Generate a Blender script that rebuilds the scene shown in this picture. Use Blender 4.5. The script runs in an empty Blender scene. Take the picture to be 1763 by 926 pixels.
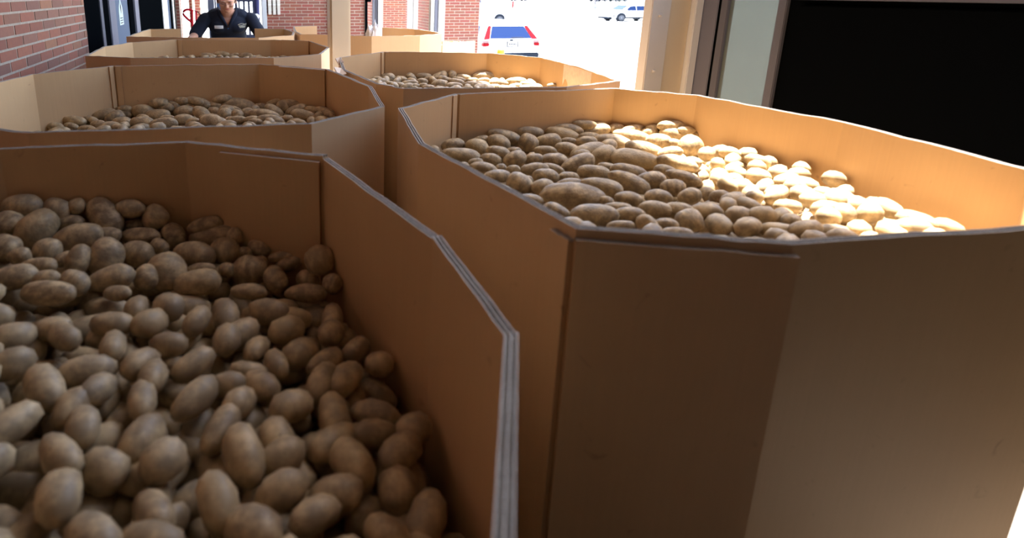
import bpy, bmesh, math, random
import numpy as np
from mathutils import Vector, Matrix, Quaternion

random.seed(11)
rng = np.random.default_rng(11)
SC = bpy.context.scene
COL = SC.collection
PI = math.pi
R = math.radians
SQ = 0.7946          # everything in the place is this much lower than life size, as in the photograph
ZC, RIM = 1.18, 0.875
LOT = -1.10          # level of the car park below the loading platform

# ------------------------------------------------------------------ camera
cam_d = bpy.data.cameras.new('camera'); cam = bpy.data.objects.new('camera', cam_d)
COL.objects.link(cam); SC.camera = cam
TH, YAW, RO = R(13.7667), R(13.71436), 0.0075
right0 = Vector((math.cos(YAW), -math.sin(YAW), 0))
fw_h = Vector((math.sin(YAW), math.cos(YAW), 0))
fwd = fw_h * math.cos(TH) + Vector((0, 0, -math.sin(TH)))
down0 = fw_h * -math.sin(TH) + Vector((0, 0, -math.cos(TH)))
ri = right0 * math.cos(RO) - down0 * math.sin(RO)
dn = right0 * math.sin(RO) + down0 * math.cos(RO)
m = Matrix.Identity(4)
for i in range(3):
    m[i][0] = ri[i]; m[i][1] = -dn[i]; m[i][2] = -fwd[i]
m[0][3], m[1][3], m[2][3] = 0, 0, ZC
cam.matrix_world = m
cam_d.sensor_width = 36
cam_d.lens = 974.66 / 1763 * 36
cam_d.shift_x = (881.5 - 655) / 1763
cam_d.shift_y = -(463 - 223.8) / 1763
cam_d.clip_start = 0.02; cam_d.clip_end = 500
cam_d.dof.use_dof = True
cam_d.dof.focus_distance = 3.0
cam_d.dof.aperture_fstop = 3.6

# ------------------------------------------------------------------ world, sun, exposure
W = bpy.data.worlds.new('sky'); SC.world = W; W.use_nodes = True
nt = W.node_tree; bg = nt.nodes['Background']
sky = nt.nodes.new('ShaderNodeTexSky'); sky.sky_type = 'NISHITA'; sky.sun_disc = False
sky.sun_elevation = R(72); sky.sun_rotation = R(30); sky.air_density = 1.0; sky.dust_density = 2.5
nt.links.new(sky.outputs[0], bg.inputs[0]); bg.inputs[1].default_value = 0.6
sd = bpy.data.lights.new('sun', 'SUN'); sd.energy = 24.0; sd.angle = R(0.6); sd.color = (1, 0.97, 0.93)
so = bpy.data.objects.new('sun', sd); COL.objects.link(so)
EL, AZ = R(72), R(60)
sdir = Vector((math.cos(AZ) * math.cos(EL), math.sin(AZ) * math.cos(EL), math.sin(EL)))
so.rotation_euler = sdir.to_track_quat('Z', 'Y').to_euler(); so.location = (6, 10, 12)
SC.view_settings.view_transform = 'Standard'; SC.view_settings.look = 'None'
SC.view_settings.gamma = 1; SC.view_settings.use_curve_mapping = False
SC.view_settings.exposure = 0.84

# ------------------------------------------------------------------ materials
def s2l(c):
    return tuple(((v / 12.92) if v <= 0.04045 else ((v + 0.055) / 1.055) ** 2.4) for v in c)
def rgb(r, g, b): return s2l((r / 255, g / 255, b / 255)) + (1,)
MATS = {}
def mat(name, col, rough=0.7, metal=0.0, var=0.0, vscale=8.0, bump=0.0, bscale=60.0, emit=None, spec=None, trans=None, col2=None):
    if name in MATS: return MATS[name]
    M = bpy.data.materials.new(name); M.use_nodes = True; MATS[name] = M
    n = M.node_tree; b = n.nodes['Principled BSDF']
    b.inputs['Base Color'].default_value = col; b.inputs['Roughness'].default_value = rough
    b.inputs['Metallic'].default_value = metal
    if spec is not None: b.inputs['Specular IOR Level'].default_value = spec
    if trans: b.inputs['Transmission Weight'].default_value = trans
    if emit: b.inputs['Emission Color'].default_value = col; b.inputs['Emission Strength'].default_value = emit
    tc = n.nodes.new('ShaderNodeTexCoord')
    if var or col2:
        no = n.nodes.new('ShaderNodeTexNoise'); no.inputs['Scale'].default_value = vscale; no.inputs['Detail'].default_value = 6
        n.links.new(tc.outputs['Object'], no.inputs['Vector'])
        mx = n.nodes.new('ShaderNodeMix'); mx.data_type = 'RGBA'
        c2 = col2 if col2 else tuple(max(0, v * (1 - var)) for v in col[:3]) + (1,)
        mx.inputs[6].default_value = col; mx.inputs[7].default_value = c2
        rp = n.nodes.new('ShaderNodeMapRange'); rp.inputs[1].default_value = 0.35; rp.inputs[2].default_value = 0.7
        n.links.new(no.outputs[0], rp.inputs[0]); n.links.new(rp.outputs[0], mx.inputs[0])
        n.links.new(mx.outputs[2], b.inputs['Base Color'])
    if bump:
        nb = n.nodes.new('ShaderNodeTexNoise'); nb.inputs['Scale'].default_value = bscale; nb.inputs['Detail'].default_value = 5
        n.links.new(tc.outputs['Object'], nb.inputs['Vector'])
        bp = n.nodes.new('ShaderNodeBump'); bp.inputs['Strength'].default_value = bump; bp.inputs['Distance'].default_value = 0.004
        n.links.new(nb.outputs[0], bp.inputs['Height']); n.links.new(bp.outputs[0], b.inputs['Normal'])
    return M

def cardboard(name, c1, c2):
    M = bpy.data.materials.new(name); M.use_nodes = True; MATS[name] = M
    n = M.node_tree; N = n.nodes; L = n.links; b = N['Principled BSDF']
    b.inputs['Roughness'].default_value = 0.62; b.inputs['Specular IOR Level'].default_value = 0.35
    tc = N.new('ShaderNodeTexCoord')
    a = N.new('ShaderNodeTexNoise'); a.inputs['Scale'].default_value = 3.2; a.inputs['Detail'].default_value = 5
    L.new(tc.outputs['Object'], a.inputs['Vector'])
    # fibres and faint vertical fluting show through the liner
    mp = N.new('ShaderNodeMapping'); mp.inputs['Scale'].default_value = (150, 150, 5)
    L.new(tc.outputs['Object'], mp.inputs['Vector'])
    f = N.new('ShaderNodeTexNoise'); f.inputs['Scale'].default_value = 1.0; f.inputs['Detail'].default_value = 3
    L.new(mp.outputs[0], f.inputs['Vector'])
    mr = N.new('ShaderNodeMapRange'); mr.inputs[1].default_value = 0.3; mr.inputs[2].default_value = 0.7
    L.new(a.outputs[0], mr.inputs[0])
    mx = N.new('ShaderNodeMix'); mx.data_type = 'RGBA'; mx.inputs[6].default_value = c1; mx.inputs[7].default_value = c2
    L.new(mr.outputs[0], mx.inputs[0])
    # scuffs: sparse dark rubs
    v = N.new('ShaderNodeTexNoise'); v.inputs['Scale'].default_value = 22; v.inputs['Detail'].default_value = 2; v.inputs['Distortion'].default_value = 1.2
    L.new(tc.outputs['Object'], v.inputs['Vector'])
    vr = N.new('ShaderNodeMapRange'); vr.inputs[1].default_value = 0.70; vr.inputs[2].default_value = 0.80; vr.inputs[4].default_value = 0.35
    L.new(v.outputs[0], vr.inputs[0])
    m2 = N.new('ShaderNodeMix'); m2.data_type = 'RGBA'; m2.inputs[7].default_value = rgb(120, 85, 62)
    L.new(vr.outputs[0], m2.inputs[0]); L.new(mx.outputs[2], m2.inputs[6])
    m3 = N.new('ShaderNodeMix'); m3.data_type = 'RGBA'; m3.blend_type = 'MULTIPLY'; m3.inputs[0].default_value = 0.08
    L.new(m2.outputs[2], m3.inputs[6]); L.new(f.outputs[0], m3.inputs[7])
    L.new(m3.outputs[2], b.inputs['Base Color'])
    bp = N.new('ShaderNodeBump'); bp.inputs['Strength'].default_value = 0.10; bp.inputs['Distance'].default_value = 0.002
    L.new(f.outputs[0], bp.inputs['Height']); L.new(bp.outputs[0], b.inputs['Normal'])
    return M

def potato_mat(name, per_island):
    M = bpy.data.materials.new(name); M.use_nodes = True; MATS[name] = M
    n = M.node_tree; N = n.nodes; L = n.links; b = N['Principled BSDF']
    b.inputs['Roughness'].default_value = 0.5; b.inputs['Specular IOR Level'].default_value = 0.4
    tc = N.new('ShaderNodeTexCoord')
    rn = (N.new('ShaderNodeNewGeometry').outputs['Random Per Island'] if per_island else N.new('ShaderNodeObjectInfo').outputs['Random'])
    cr = N.new('ShaderNodeValToRGB'); L.new(rn, cr.inputs[0])
    e = cr.color_ramp.elements
    e[0].color = rgb(134, 112, 84); e[1].color = rgb(168, 144, 106)
    x = cr.color_ramp.elements.new(0.5); x.color = rgb(150, 130, 100)
    x = cr.color_ramp.elements.new(0.75); x.color = rgb(138, 120, 96)
    add = N.new('ShaderNodeVectorMath'); add.operation = 'ADD'
    cb = N.new('ShaderNodeCombineXYZ'); ml = N.new('ShaderNodeMath'); ml.operation = 'MULTIPLY'; ml.inputs[1].default_value = 37
    L.new(rn, ml.inputs[0]); L.new(ml.outputs[0], cb.inputs[0])
    mpp = N.new('ShaderNodeMapping'); mpp.inputs['Scale'].default_value = (1, 1, 1) if per_island else (1.8, 1, 1)
    L.new(tc.outputs['Object'], mpp.inputs['Vector']); L.new(mpp.outputs[0], add.inputs[0]); L.new(cb.outputs[0], add.inputs[1])
    sc = 1.0 if not per_island else 28.0
    no = N.new('ShaderNodeTexNoise'); no.inputs['Scale'].default_value = 1.3 * sc; no.inputs['Detail'].default_value = 6; no.inputs['Roughness'].default_value = 0.65
    L.new(add.outputs[0], no.inputs['Vector'])
    mr = N.new('ShaderNodeMapRange'); mr.inputs[1].default_value = 0.42; mr.inputs[2].default_value = 0.68; L.new(no.outputs[0], mr.inputs[0])
    mx = N.new('ShaderNodeMix'); mx.data_type = 'RGBA'; mx.inputs[7].default_value = rgb(208, 180, 136)
    L.new(mr.outputs[0], mx.inputs[0]); L.new(cr.outputs[0], mx.inputs[6])
    vo = N.new('ShaderNodeTexVoronoi'); vo.inputs['Scale'].default_value = 2.6 * sc; L.new(add.outputs[0], vo.inputs['Vector'])
    vr = N.new('ShaderNodeMapRange'); vr.inputs[1].default_value = 0.05; vr.inputs[2].default_value = 0.13; vr.inputs[3].default_value = 0.55; vr.inputs[4].default_value = 0.0
    L.new(vo.outputs['Distance'], vr.inputs[0])
    m2 = N.new('ShaderNodeMix'); m2.data_type = 'RGBA'; m2.inputs[7].default_value = rgb(88, 64, 48)
    L.new(vr.outputs[0], m2.inputs[0]); L.new(mx.outputs[2], m2.inputs[6]); L.new(m2.outputs[2], b.inputs['Base Color'])
    nb = N.new('ShaderNodeTexNoise'); nb.inputs['Scale'].default_value = 5 * sc; nb.inputs['Detail'].default_value = 5; L.new(add.outputs[0], nb.inputs['Vector'])
    bp = N.new('ShaderNodeBump'); bp.inputs['Strength'].default_value = 0.13; bp.inputs['Distance'].default_value = 0.0012 if per_island else 0.03
    L.new(nb.outputs[0], bp.inputs['Height']); L.new(bp.outputs[0], b.inputs['Normal'])
    return M

def brick_mat(name, cols, mix=0.0):
    """fired clay, each brick its own tone"""
    M = bpy.data.materials.new(name); M.use_nodes = True; MATS[name] = M
    n = M.node_tree; N = n.nodes; L = n.links; b = N['Principled BSDF']; b.inputs['Roughness'].default_value = 0.85
    oi = N.new('ShaderNodeObjectInfo'); ge = N.new('ShaderNodeNewGeometry')
    ad = N.new('ShaderNodeMath'); ad.operation = 'ADD'; fr = N.new('ShaderNodeMath'); fr.operation = 'FRACT'
    L.new(oi.outputs['Random'], ad.inputs[0]); L.new(ge.outputs['Random Per Island'], ad.inputs[1]); L.new(ad.outputs[0], fr.inputs[0])
    cr = N.new('ShaderNodeValToRGB'); L.new(fr.outputs[0], cr.inputs[0])
    e = cr.color_ramp.elements; e[0].color = cols[0]; e[1].color = cols[-1]
    for i, c in enumerate(cols[1:-1]):
        x = e.new((i + 1) / (len(cols) - 1)); x.color = c
    tc = N.new('ShaderNodeTexCoord'); no = N.new('ShaderNodeTexNoise'); no.inputs['Scale'].default_value = 45; no.inputs['Detail'].default_value = 6
    L.new(tc.outputs['Object'], no.inputs['Vector'])
    mr = N.new('ShaderNodeMapRange'); mr.inputs[1].default_value = 0.3; mr.inputs[2].default_value = 0.75; mr.inputs[3].default_value = 0.0; mr.inputs[4].default_value = 0.35
    L.new(no.outputs[0], mr.inputs[0])
    mx = N.new('ShaderNodeMix'); mx.data_type = 'RGBA'; mx.inputs[7].default_value = rgb(120, 80, 72)
    L.new(mr.outputs[0], mx.inputs[0]); L.new(cr.outputs[0], mx.inputs[6]); L.new(mx.outputs[2], b.inputs['Base Color'])
    bp = N.new('ShaderNodeBump'); bp.inputs['Strength'].default_value = 0.4; bp.inputs['Distance'].default_value = 0.002
    L.new(no.outputs[0], bp.inputs['Height']); L.new(bp.outputs[0], b.inputs['Normal'])
    return M

KRAFT = cardboard('kraft_cardboard', rgb(214, 177, 134), rgb(204, 166, 123))
KRAFT_IN = cardboard('kraft_liner_inside', rgb(214, 174, 126), rgb(204, 163, 116))
KRAFT_LT = cardboard('pale_cardboard', rgb(222, 196, 168), rgb(212, 184, 156))
EDGE = mat('cut_cardboard_edge', rgb(194, 184, 172), 0.9, var=0.15, vscale=120, bump=0.5, bscale=300)
CREASE = mat('painted_crease_shade', rgb(170, 124, 84), 0.95)  # shade at the seams and sheet ends, put into a darker brown
FLUTE = mat('corrugated_core', rgb(162, 151, 138), 0.95, var=0.3, vscale=260, bump=0.8, bscale=400)
POT = potato_mat('russet_skin', False)
POTS = potato_mat('russet_skin_pile', True)
BRICK = brick_mat('red_brick', [rgb(150, 92, 72), rgb(164, 102, 76), rgb(138, 84, 66), rgb(156, 108, 86), rgb(130, 90, 74), rgb(164, 112, 80)])
BRICKF = brick_mat('red_brick_far', [rgb(148, 78, 62), rgb(134, 72, 58), rgb(154, 90, 66), rgb(126, 80, 66), rgb(146, 72, 62)])
MORTAR = mat('mortar', rgb(180, 166, 148), 0.95, var=0.2, vscale=40, bump=0.4, bscale=200)
CONC = mat('concrete_floor', rgb(120, 112, 102), 0.85, var=0.3, vscale=3, bump=0.2)
LOTM = mat('sun_bleached_concrete', rgb(158, 158, 157), 0.9, var=0.08, vscale=0.6)
BEIGE = mat('beige_painted_steel', rgb(205, 190, 166), 0.5, var=0.06, vscale=5)
BEIGE2 = mat('tan_painted_panel', rgb(222, 202, 170), 0.55, var=0.06, vscale=4)
GREYB = mat('grey_beige_steel', rgb(214, 206, 196), 0.45, var=0.06, vscale=5)
WHITE = mat('white_paint', rgb(228, 226, 222), 0.45)
CEIL = mat('ceiling_paint', rgb(150, 146, 140), 0.9)
BLACK = mat('black_panel', rgb(9, 11, 13), 0.9, spec=0.0)
DARKW = mat('dark_painted_wall', rgb(46, 44, 44), 0.7, var=0.2, vscale=3)
ALU = mat('aluminium_frame', rgb(118, 118, 128), 0.6, spec=0.1)
ALUD = mat('brushed_grey_strip', rgb(100, 100, 108), 0.6, spec=0.1)
NAVY = mat('navy_knit', rgb(15, 24, 44), 0.9, var=0.25, vscale=14, bump=0.3, bscale=120)
SKIN = mat('skin', rgb(214, 160, 132), 0.5, var=0.12, vscale=9)
HAIR = mat('dark_brown_hair', rgb(58, 38, 32), 0.55, var=0.3, vscale=30)
LIP = mat('lips', rgb(176, 92, 86), 0.45)
TROU = mat('dark_trousers', rgb(36, 38, 48), 0.9)
SHOE = mat('black_shoe', rgb(20, 20, 20), 0.6)
CARW = mat('white_car_paint', rgb(238, 240, 242), 0.25)
GLASSC = mat('tinted_car_glass', rgb(24, 42, 80), 0.2, spec=0.2)
TYRE = mat('tyre_rubber', rgb(30, 34, 42), 0.85)
RIMM = mat('alloy_rim', rgb(128, 130, 136), 0.5, metal=0.3)
REDL = mat('red_tail_lamp', rgb(130, 8, 20), 0.4, spec=0.1)
CLRL = mat('clear_lamp', rgb(150, 112, 114), 0.4, spec=0.1)
PLAS = mat('grey_bumper_plastic', rgb(34, 40, 50), 0.8, spec=0.1)
RED = mat('red_powder_coat', rgb(170, 14, 30), 0.5, spec=0.1)
RUB = mat('black_rubber', rgb(24, 24, 24), 0.8)
NAVYP = mat('navy_blue_plastic', rgb(40, 46, 70), 0.6)
GREYP = mat('slate_grey_frame', rgb(92, 94, 108), 0.6)
STEELB = mat('steel_blue_frame', rgb(74, 100, 138), 0.4)
PLASTIC_W = mat('white_plastic', rgb(235, 236, 238), 0.5, var=0.1, vscale=20)
YEL = mat('yellow_paint', rgb(215, 170, 40), 0.6)
INK = mat('black_ink', rgb(30, 30, 34), 0.7)
GOLD = mat('pale_thread', rgb(214, 206, 178), 0.8)
DGREEN = mat('dark_green_car', rgb(60, 84, 84), 0.3)
def glass(name, col, rough, alpha_mix):
    """window glass: part flat colour, part see-through"""
    M = bpy.data.materials.new(name); M.use_nodes = True; n = M.node_tree; N = n.nodes; L = n.links
    b = N['Principled BSDF']; b.inputs['Base Color'].default_value = col; b.inputs['Roughness'].default_value = rough
    b.inputs['Specular IOR Level'].default_value = 0.0
    t = N.new('ShaderNodeBsdfTransparent'); t.inputs[0].default_value = (0.8, 0.88, 0.86, 1)
    mx = N.new('ShaderNodeMixShader'); mx.inputs[0].default_value = alpha_mix
    L.new(t.outputs[0], mx.inputs[1]); L.new(b.outputs[0], mx.inputs[2]); L.new(mx.outputs[0], N['Material Output'].inputs[0])
    return M
GLS = glass('door_glass', rgb(112, 122, 138), 0.2, 0.85)
GLW = glass('side_window_glass', rgb(110, 118, 114), 0.3, 0.8)

# ------------------------------------------------------------------ builders
def tag(o, label=None, cat=None, group=None, kind=None):
    if label: o['label'] = label
    if cat: o['category'] = cat
    if group: o['group'] = group
    if kind: o['kind'] = kind
    return o
def empty(name, loc=(0, 0, 0), rz=0, scale=(1, 1, 1)):
    o = bpy.data.objects.new(name, None); o.empty_display_size = 0.1
    o.location = loc; o.rotation_euler = (0, 0, rz); o.scale = scale; COL.objects.link(o); return o
def obj(name, me, parent=None, mats=None, smooth=False):
    if isinstance(me, bmesh.types.BMesh):
        d = bpy.data.meshes.new(name); bmesh.ops.recalc_face_normals(me, faces=me.faces); me.to_mesh(d); me.free(); me = d
    if mats:
        for mm in (mats if isinstance(mats, (list, tuple)) else [mats]): me.materials.append(mm)
    if smooth: me.polygons.foreach_set('use_smooth', [True] * len(me.polygons))
    o = bpy.data.objects.new(name, me); COL.objects.link(o)
    if parent: o.parent = parent
    return o
def box(bm, x0, x1, y0, y1, z0, z1, mi=0, bev=0):
    vs = [bm.verts.new(p) for p in ((x0,y0,z0),(x1,y0,z0),(x1,y1,z0),(x0,y1,z0),(x0,y0,z1),(x1,y0,z1),(x1,y1,z1),(x0,y1,z1))]
    fs = [bm.faces.new([vs[i] for i in q]) for q in ((0,3,2,1),(4,5,6,7),(0,1,5,4),(1,2,6,5),(2,3,7,6),(3,0,4,7))]
    for f in fs: f.material_index = mi
    if bev:
        es = list({e for f in fs for e in f.edges})
        bmesh.ops.bevel(bm, geom=es, offset=bev, segments=2, affect='EDGES')
    return vs
def bx(name, x0, x1, y0, y1, z0, z1, mt, parent=None, bev=0):
    bm = bmesh.new(); box(bm, x0, x1, y0, y1, z0, z1, 0, bev); return obj(name, bm, parent, mt)
def tube(bm, pts, r, seg=8, mi=0, taper=None, closed=False):
    pts = [Vector(p) for p in pts]; n = len(pts); rings = []
    up = Vector((0, 0, 1))
    for i, p in enumerate(pts):
        a = pts[(i - 1) % n] if (closed or i > 0) else p; b = pts[(i + 1) % n] if (closed or i < n - 1) else p
        t = (b - a).normalized()
        u = t.cross(up if abs(t.z) < 0.9 else Vector((1, 0, 0))).normalized(); v = t.cross(u)
        rr = r if taper is None else taper[i]
        rings.append([bm.verts.new(p + (u * math.cos(2*PI*k/seg) + v * math.sin(2*PI*k/seg)) * rr) for k in range(seg)])
    for i in range(n if closed else n - 1):
        a, b = rings[i], rings[(i + 1) % n]
        for k in range(seg):
            f = bm.faces.new((a[k], a[(k+1) % seg], b[(k+1) % seg], b[k])); f.smooth = True; f.material_index = mi
    if not closed:
        for rg in (rings[0], rings[-1]):
            f = bm.faces.new(rg); f.material_index = mi
def cyl(bm, c, axis, r, h, seg=20, mi=0):
    c = Vector(c); a = Vector(axis).normalized() * h / 2
    tube(bm, [c - a, c + a], r, seg, mi)
def sphere(bm, c, rad, seg=16, rings=10, rot=None, mi=0):
    m_ = Matrix.Translation(c) @ (rot.to_matrix().to_4x4() if rot else Matrix.Identity(4)) @ Matrix.Diagonal((rad[0], rad[1], rad[2], 1))
    r_ = bmesh.ops.create_uvsphere(bm, u_segments=seg, v_segments=rings, radius=1, matrix=m_)
    for v in r_['verts']:
        for f in v.link_faces: f.smooth = True; f.material_index = mi

# ------------------------------------------------------------------ large structure
def struct(name, *a):
    o = bx(name, *a); o['kind'] = 'structure'; return o
def grid_floor(name, x0, x1, y0, y1, z0, z1, mt): return struct(name, x0, x1, y0, y1, z0, z1, mt)
grid_floor('floor', -1.05, 2.16, -1.6, 10.6, -0.12, 0.0, CONC)
tag(bx('car_park', -60, 260, -30, 300, LOT - 0.3, LOT, LOTM), kind='structure')
tag(bx('dock_wall', -1.05, 2.14, -1.6, 10.58, LOT, -0.125, CONC), kind='structure')
struct('unseen_ceiling', -2.7, 1.53, -1.7, 11.2, 3.4, 3.55, CEIL)  # out of view; right edge set so sun reaches the right bins
tag(bx('unseen_ceiling', 1.531, 2.3, -1.7, 0.95, 3.4, 3.55, CEIL), kind='structure')  # unseen slab added to keep sun and sky light off the near bins
struct('wall_back', -1.3, 2.3, -1.75, -1.62, 0, 3.4, DARKW)

# bricks are laid one by one on a mortar backing; the ones the photograph shows are parts
def brick_mesh(name, L_, H_, D_, mt):
    bm = bmesh.new(); box(bm, -L_/2, L_/2, -D_, 0, -H_/2, H_/2, 0, 0.0015 if L_ > .1 else 0)
    me = bpy.data.meshes.new(name); bmesh.ops.recalc_face_normals(bm, faces=bm.faces); bm.to_mesh(me); bm.free(); me.materials.append(mt); return me
CH, BL = 0.0546, 0.208
BM_ = {}
def brick_wall(parent, org, ux, length, z0, z1, mt, nrm, near_rows=None, ch=CH, bl=BL, joined_below=True, jt=0.0105, xlim=None, stuff_all=False, phase=0.0):
    """org: left bottom point of the face; ux: direction along the wall; nrm: out of the face"""
    ux = Vector(ux).normalized(); nrm = Vector(nrm).normalized(); org = Vector(org)
    bm = bmesh.new(); ns = 0; key = mt.name
    rows = int((z1 - z0) / ch)
    rot = Matrix((( ux.x, -nrm.x*-1, 0), (ux.y, -nrm.y*-1, 0), (0, 0, 1)))
    th = math.atan2(ux.y, ux.x)
    flip = (ux.cross(Vector((0,0,1)))).dot(nrm) > 0    # -Y side of the brick mesh looks along ux x z
    for r_ in range(rows):
        z = z0 + (r_ + .5) * ch
        off = (r_ % 2) * bl / 2 + phase + random.uniform(-.012, .012)
        x = -off
        while x < length - .01:
            a, b = max(x, 0) , min(x + bl, length)
            x += bl
            if b - a < 0.03: continue
            indiv = (near_rows is not None and near_rows[0] <= z <= near_rows[1] and (xlim is None or xlim[0] <= (a+b)/2 <= xlim[1])) and not stuff_all
            Lb = round((b - a - jt), 3); proud = random.uniform(-.0015, .0015)
            cpt = org + ux * ((a + b) / 2) + Vector((0, 0, z - org.z))
            if indiv:
                k = (key, Lb, ch)
                if k not in BM_: BM_[k] = brick_mesh('brick', Lb, ch - jt, 0.03, mt)
                o = bpy.data.objects.new('brick', BM_[k]); COL.objects.link(o)
                o.location = cpt + nrm * (0.0022 + proud*.5)
                o.rotation_euler = (0, 0, th + PI if flip else th)
                o.parent = parent
            else:
                c = cpt + nrm * (0.0022 + proud*.5); hx = ux * (Lb / 2); dn_ = -nrm * 0.02; hz = Vector((0, 0, (ch - jt) / 2))
                v = [bm.verts.new(c + sx * hx + sz * hz + dd) for dd in (Vector(), dn_) for sx, sz in ((-1,-1),(1,-1),(1,1),(-1,1))]
                for q in ((0,1,2,3),(0,4,5,1),(1,5,6,2),(2,6,7,3),(3,7,4,0)): bm.faces.new([v[i] for i in q])
                ns += 1
    if ns: tag(obj('brickwork', bm, parent, mt), kind='stuff')
    else: bm.free()

wl = empty('wall_left', (0, 0, 0)); wl['kind'] = 'structure'
bx('mortar_backing', -1.29, -1.052, -1.6, 4.385, 0, 3.4, MORTAR, wl)
brick_wall(wl, (-1.052, -1.6, 0.031), (0, 1, 0), 5.985, 0.031, 3.39, BRICK, (1, 0, 0), near_rows=(0.62, 1.25), xlim=(2.95, 5.99), phase=0.022)
bx('mortar_backing', -1.29, -1.052, 10.2, 11.2, 0, 3.4, MORTAR, wl)
brick_wall(wl, (-1.052, 10.2, 0.031), (0, 1, 0), 1.0, 0.031, 3.39, BRICKF, (1, 0, 0), stuff_all=True)
bx('wall_end', -1.05, -0.985, 10.2, 10.35, 0, 3.4, MORTAR, wl)
brick_wall(wl, (-1.05, 10.198, 0.031), (1, 0, 0), 0.065, 0.031, 3.39, BRICKF, (0, -1, 0), stuff_all=True)

# dark sliding doors in the left wall, seen along their face
d1 = empty('door_1'); d1['kind'] = 'structure'
bx('door_panel', -1.2, -1.056, 4.385, 4.85, 0, 3.4, BLACK, d1)
bx('metal_strip', -1.2, -1.048, 4.85, 4.935, 0, 3.4, ALUD, d1)
bx('door_panel', -1.2, -1.056, 4.935, 5.16, 0, 3.4, BLACK, d1)
bx('door_frame', -1.2, -1.045, 5.16, 5.40, 0, 3.4, ALU, d1, 0.004)
bx('glass_pane', -1.12, -1.075, 5.40, 6.12, 0, 3.4, GLS, d1)
bx('door_edge', -1.2, -1.062, 6.12, 6.36, 0, 3.4, BLACK, d1)
bx('metal_strip', -1.2, -1.045, 6.36, 6.58, 0, 3.4, ALU, d1)
bx('door_panel', -1.2, -1.056, 6.58, 8.55, 0, 3.4, BLACK, d1)
d2 = empty('door_2'); d2['kind'] = 'structure'
bx('door_frame', -1.2, -1.045, 8.55, 9.1, 0, 3.4, WHITE, d2, 0.004)
bx('glass_pane', -1.12, -1.075, 9.1, 9.62, 0, 3.4, GLS, d2)
bx('door_edge', -1.2, -1.060, 9.62, 9.80, 0, 3.4, BLACK, d2)
bx('metal_strip', -1.2, -1.045, 9.80, 9.95, 0, 3.4, WHITE, d2)
bx('door_edge', -1.2, -1.056, 9.95, 10.2, 0, 3.4, BLACK, d2)
# what the door glass gives a view of: pale room, a shelf and a carton
bx('room_floor', -2.6, -1.06, 4.0, 10.3, -.1, 0, CONC, d1); bx('room_wall', -2.6, -1.2, 3.95, 4.0, 0, 3.4, CEIL, d1); bx('room_wall', -2.6, -1.2, 10.3, 10.35, 0, 3.4, CEIL, d1)
bx('room_wall', -2.6, -2.55, 4.0, 10.3, 0, 3.4, mat('pale_inner_wall', rgb(110, 116, 128), 0.8), d1)
# sticker with a pointed top on the glass
bm = bmesh.new()
y0 = 5.66
pts = [(y0, .86), (y0 + .18, .86), (y0 + .18, .98), (y0 + .165, 1.02), (y0 + .09, 1.10), (y0 + .015, 1.02), (y0, .98)]
vs = [bm.verts.new((-1.0735, a, b)) for a, b in pts]; bm.faces.new(vs)
vs2 = [bm.verts.new((-1.0715, a, b)) for a, b in pts]; bm.faces.new(vs2)
for i in range(7): bm.faces.new((vs[i], vs[(i+1) % 7], vs2[(i+1) % 7], vs2[i]))
stk = tag(obj('door_sticker', bm, None, mat('sticker_paper', rgb(196, 216, 212), 0.5)), 'pale pointed sticker with a black arrow on the door glass', 'sticker')
bm = bmesh.new()
vs = [bm.verts.new((-1.0705, a, b)) for a, b in ((y0+.09, 1.075), (y0+.115, 1.02), (y0+.105, .985), (y0+.09, .955), (y0+.075, .985), (y0+.065, 1.02))]; bm.faces.new(vs)
obj('black_arrow', bm, stk, INK)
for k in range(3):
    bx('text_line', -1.0708, -1.0702, y0 + .03, y0 + .15, .875 + k * .022, .883 + k * .022, INK, stk)

# ------------------------------------------------------------------ far wall and piers
wf = empty('wall_far'); wf['kind'] = 'structure'
FW = 10.3
bx('mortar_backing', 0.445, 1.53, FW, FW + .25, 0, 3.4, MORTAR, wf)
brick_wall(wf, (0.445, FW, 0.02), (1, 0, 0), 1.085, 0.02, 3.39, BRICKF, (0, -1, 0), near_rows=(.52, 1.16), jt=0.009)
bx('mortar_backing', 1.60, 2.205, FW, FW + .25, 0, 3.4, MORTAR, wf)
brick_wall(wf, (1.60, FW, 0.02), (1, 0, 0), 0.605, 0.02, 3.39, BRICKF, (0, -1, 0), near_rows=(.45, 1.16), xlim=(.3, .7))
bx('corner_post', 2.206, 2.245, FW - .05, FW + .1, 0, 3.4, BLACK, wf)
bx('corner_head', 2.206, 2.31, FW - .05, FW + .08, .99, 1.5, BLACK, wf)
bx('white_post', 0.36, 0.444, FW - .12, FW + .1, 0, 3.4, mat('pale_grey_post', rgb(196, 198, 200), 0.5), wf, .01)
bx('downspout', 1.535, 1.58, FW - .07, FW, 0.0, 3.4, ALU, wf, .008)
bx('white_post', 2.445, 2.525, FW - .05, FW + .1, LOT, 3.4, WHITE, wf, .008)
bx('window_mullion', 2.36, 2.385, FW + .0, FW + .08, LOT, 3.4, ALU, wf)
bx('window_mullion', 2.405, 2.44, FW + .0, FW + .08, LOT, 3.4, ALUD, wf)
# brick return walls seen through the openings
def return_wall(X, ya, yb, name):
    w = empty(name); w['kind'] = 'structure'
    bx('mortar_backing', X, X + .2, ya, yb, LOT, 3.4, MORTAR, w)
    brick_wall(w, (X, yb, LOT + .02), (0, -1, 0), yb - ya, LOT + .02, 1.6, BRICKF, (-1, 0, 0), stuff_all=True)
    return w
return_wall(2.40, 10.5, 11.15, 'wall_return')
return_wall(3.50, 10.5, 12.1, 'wall_return')
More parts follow.
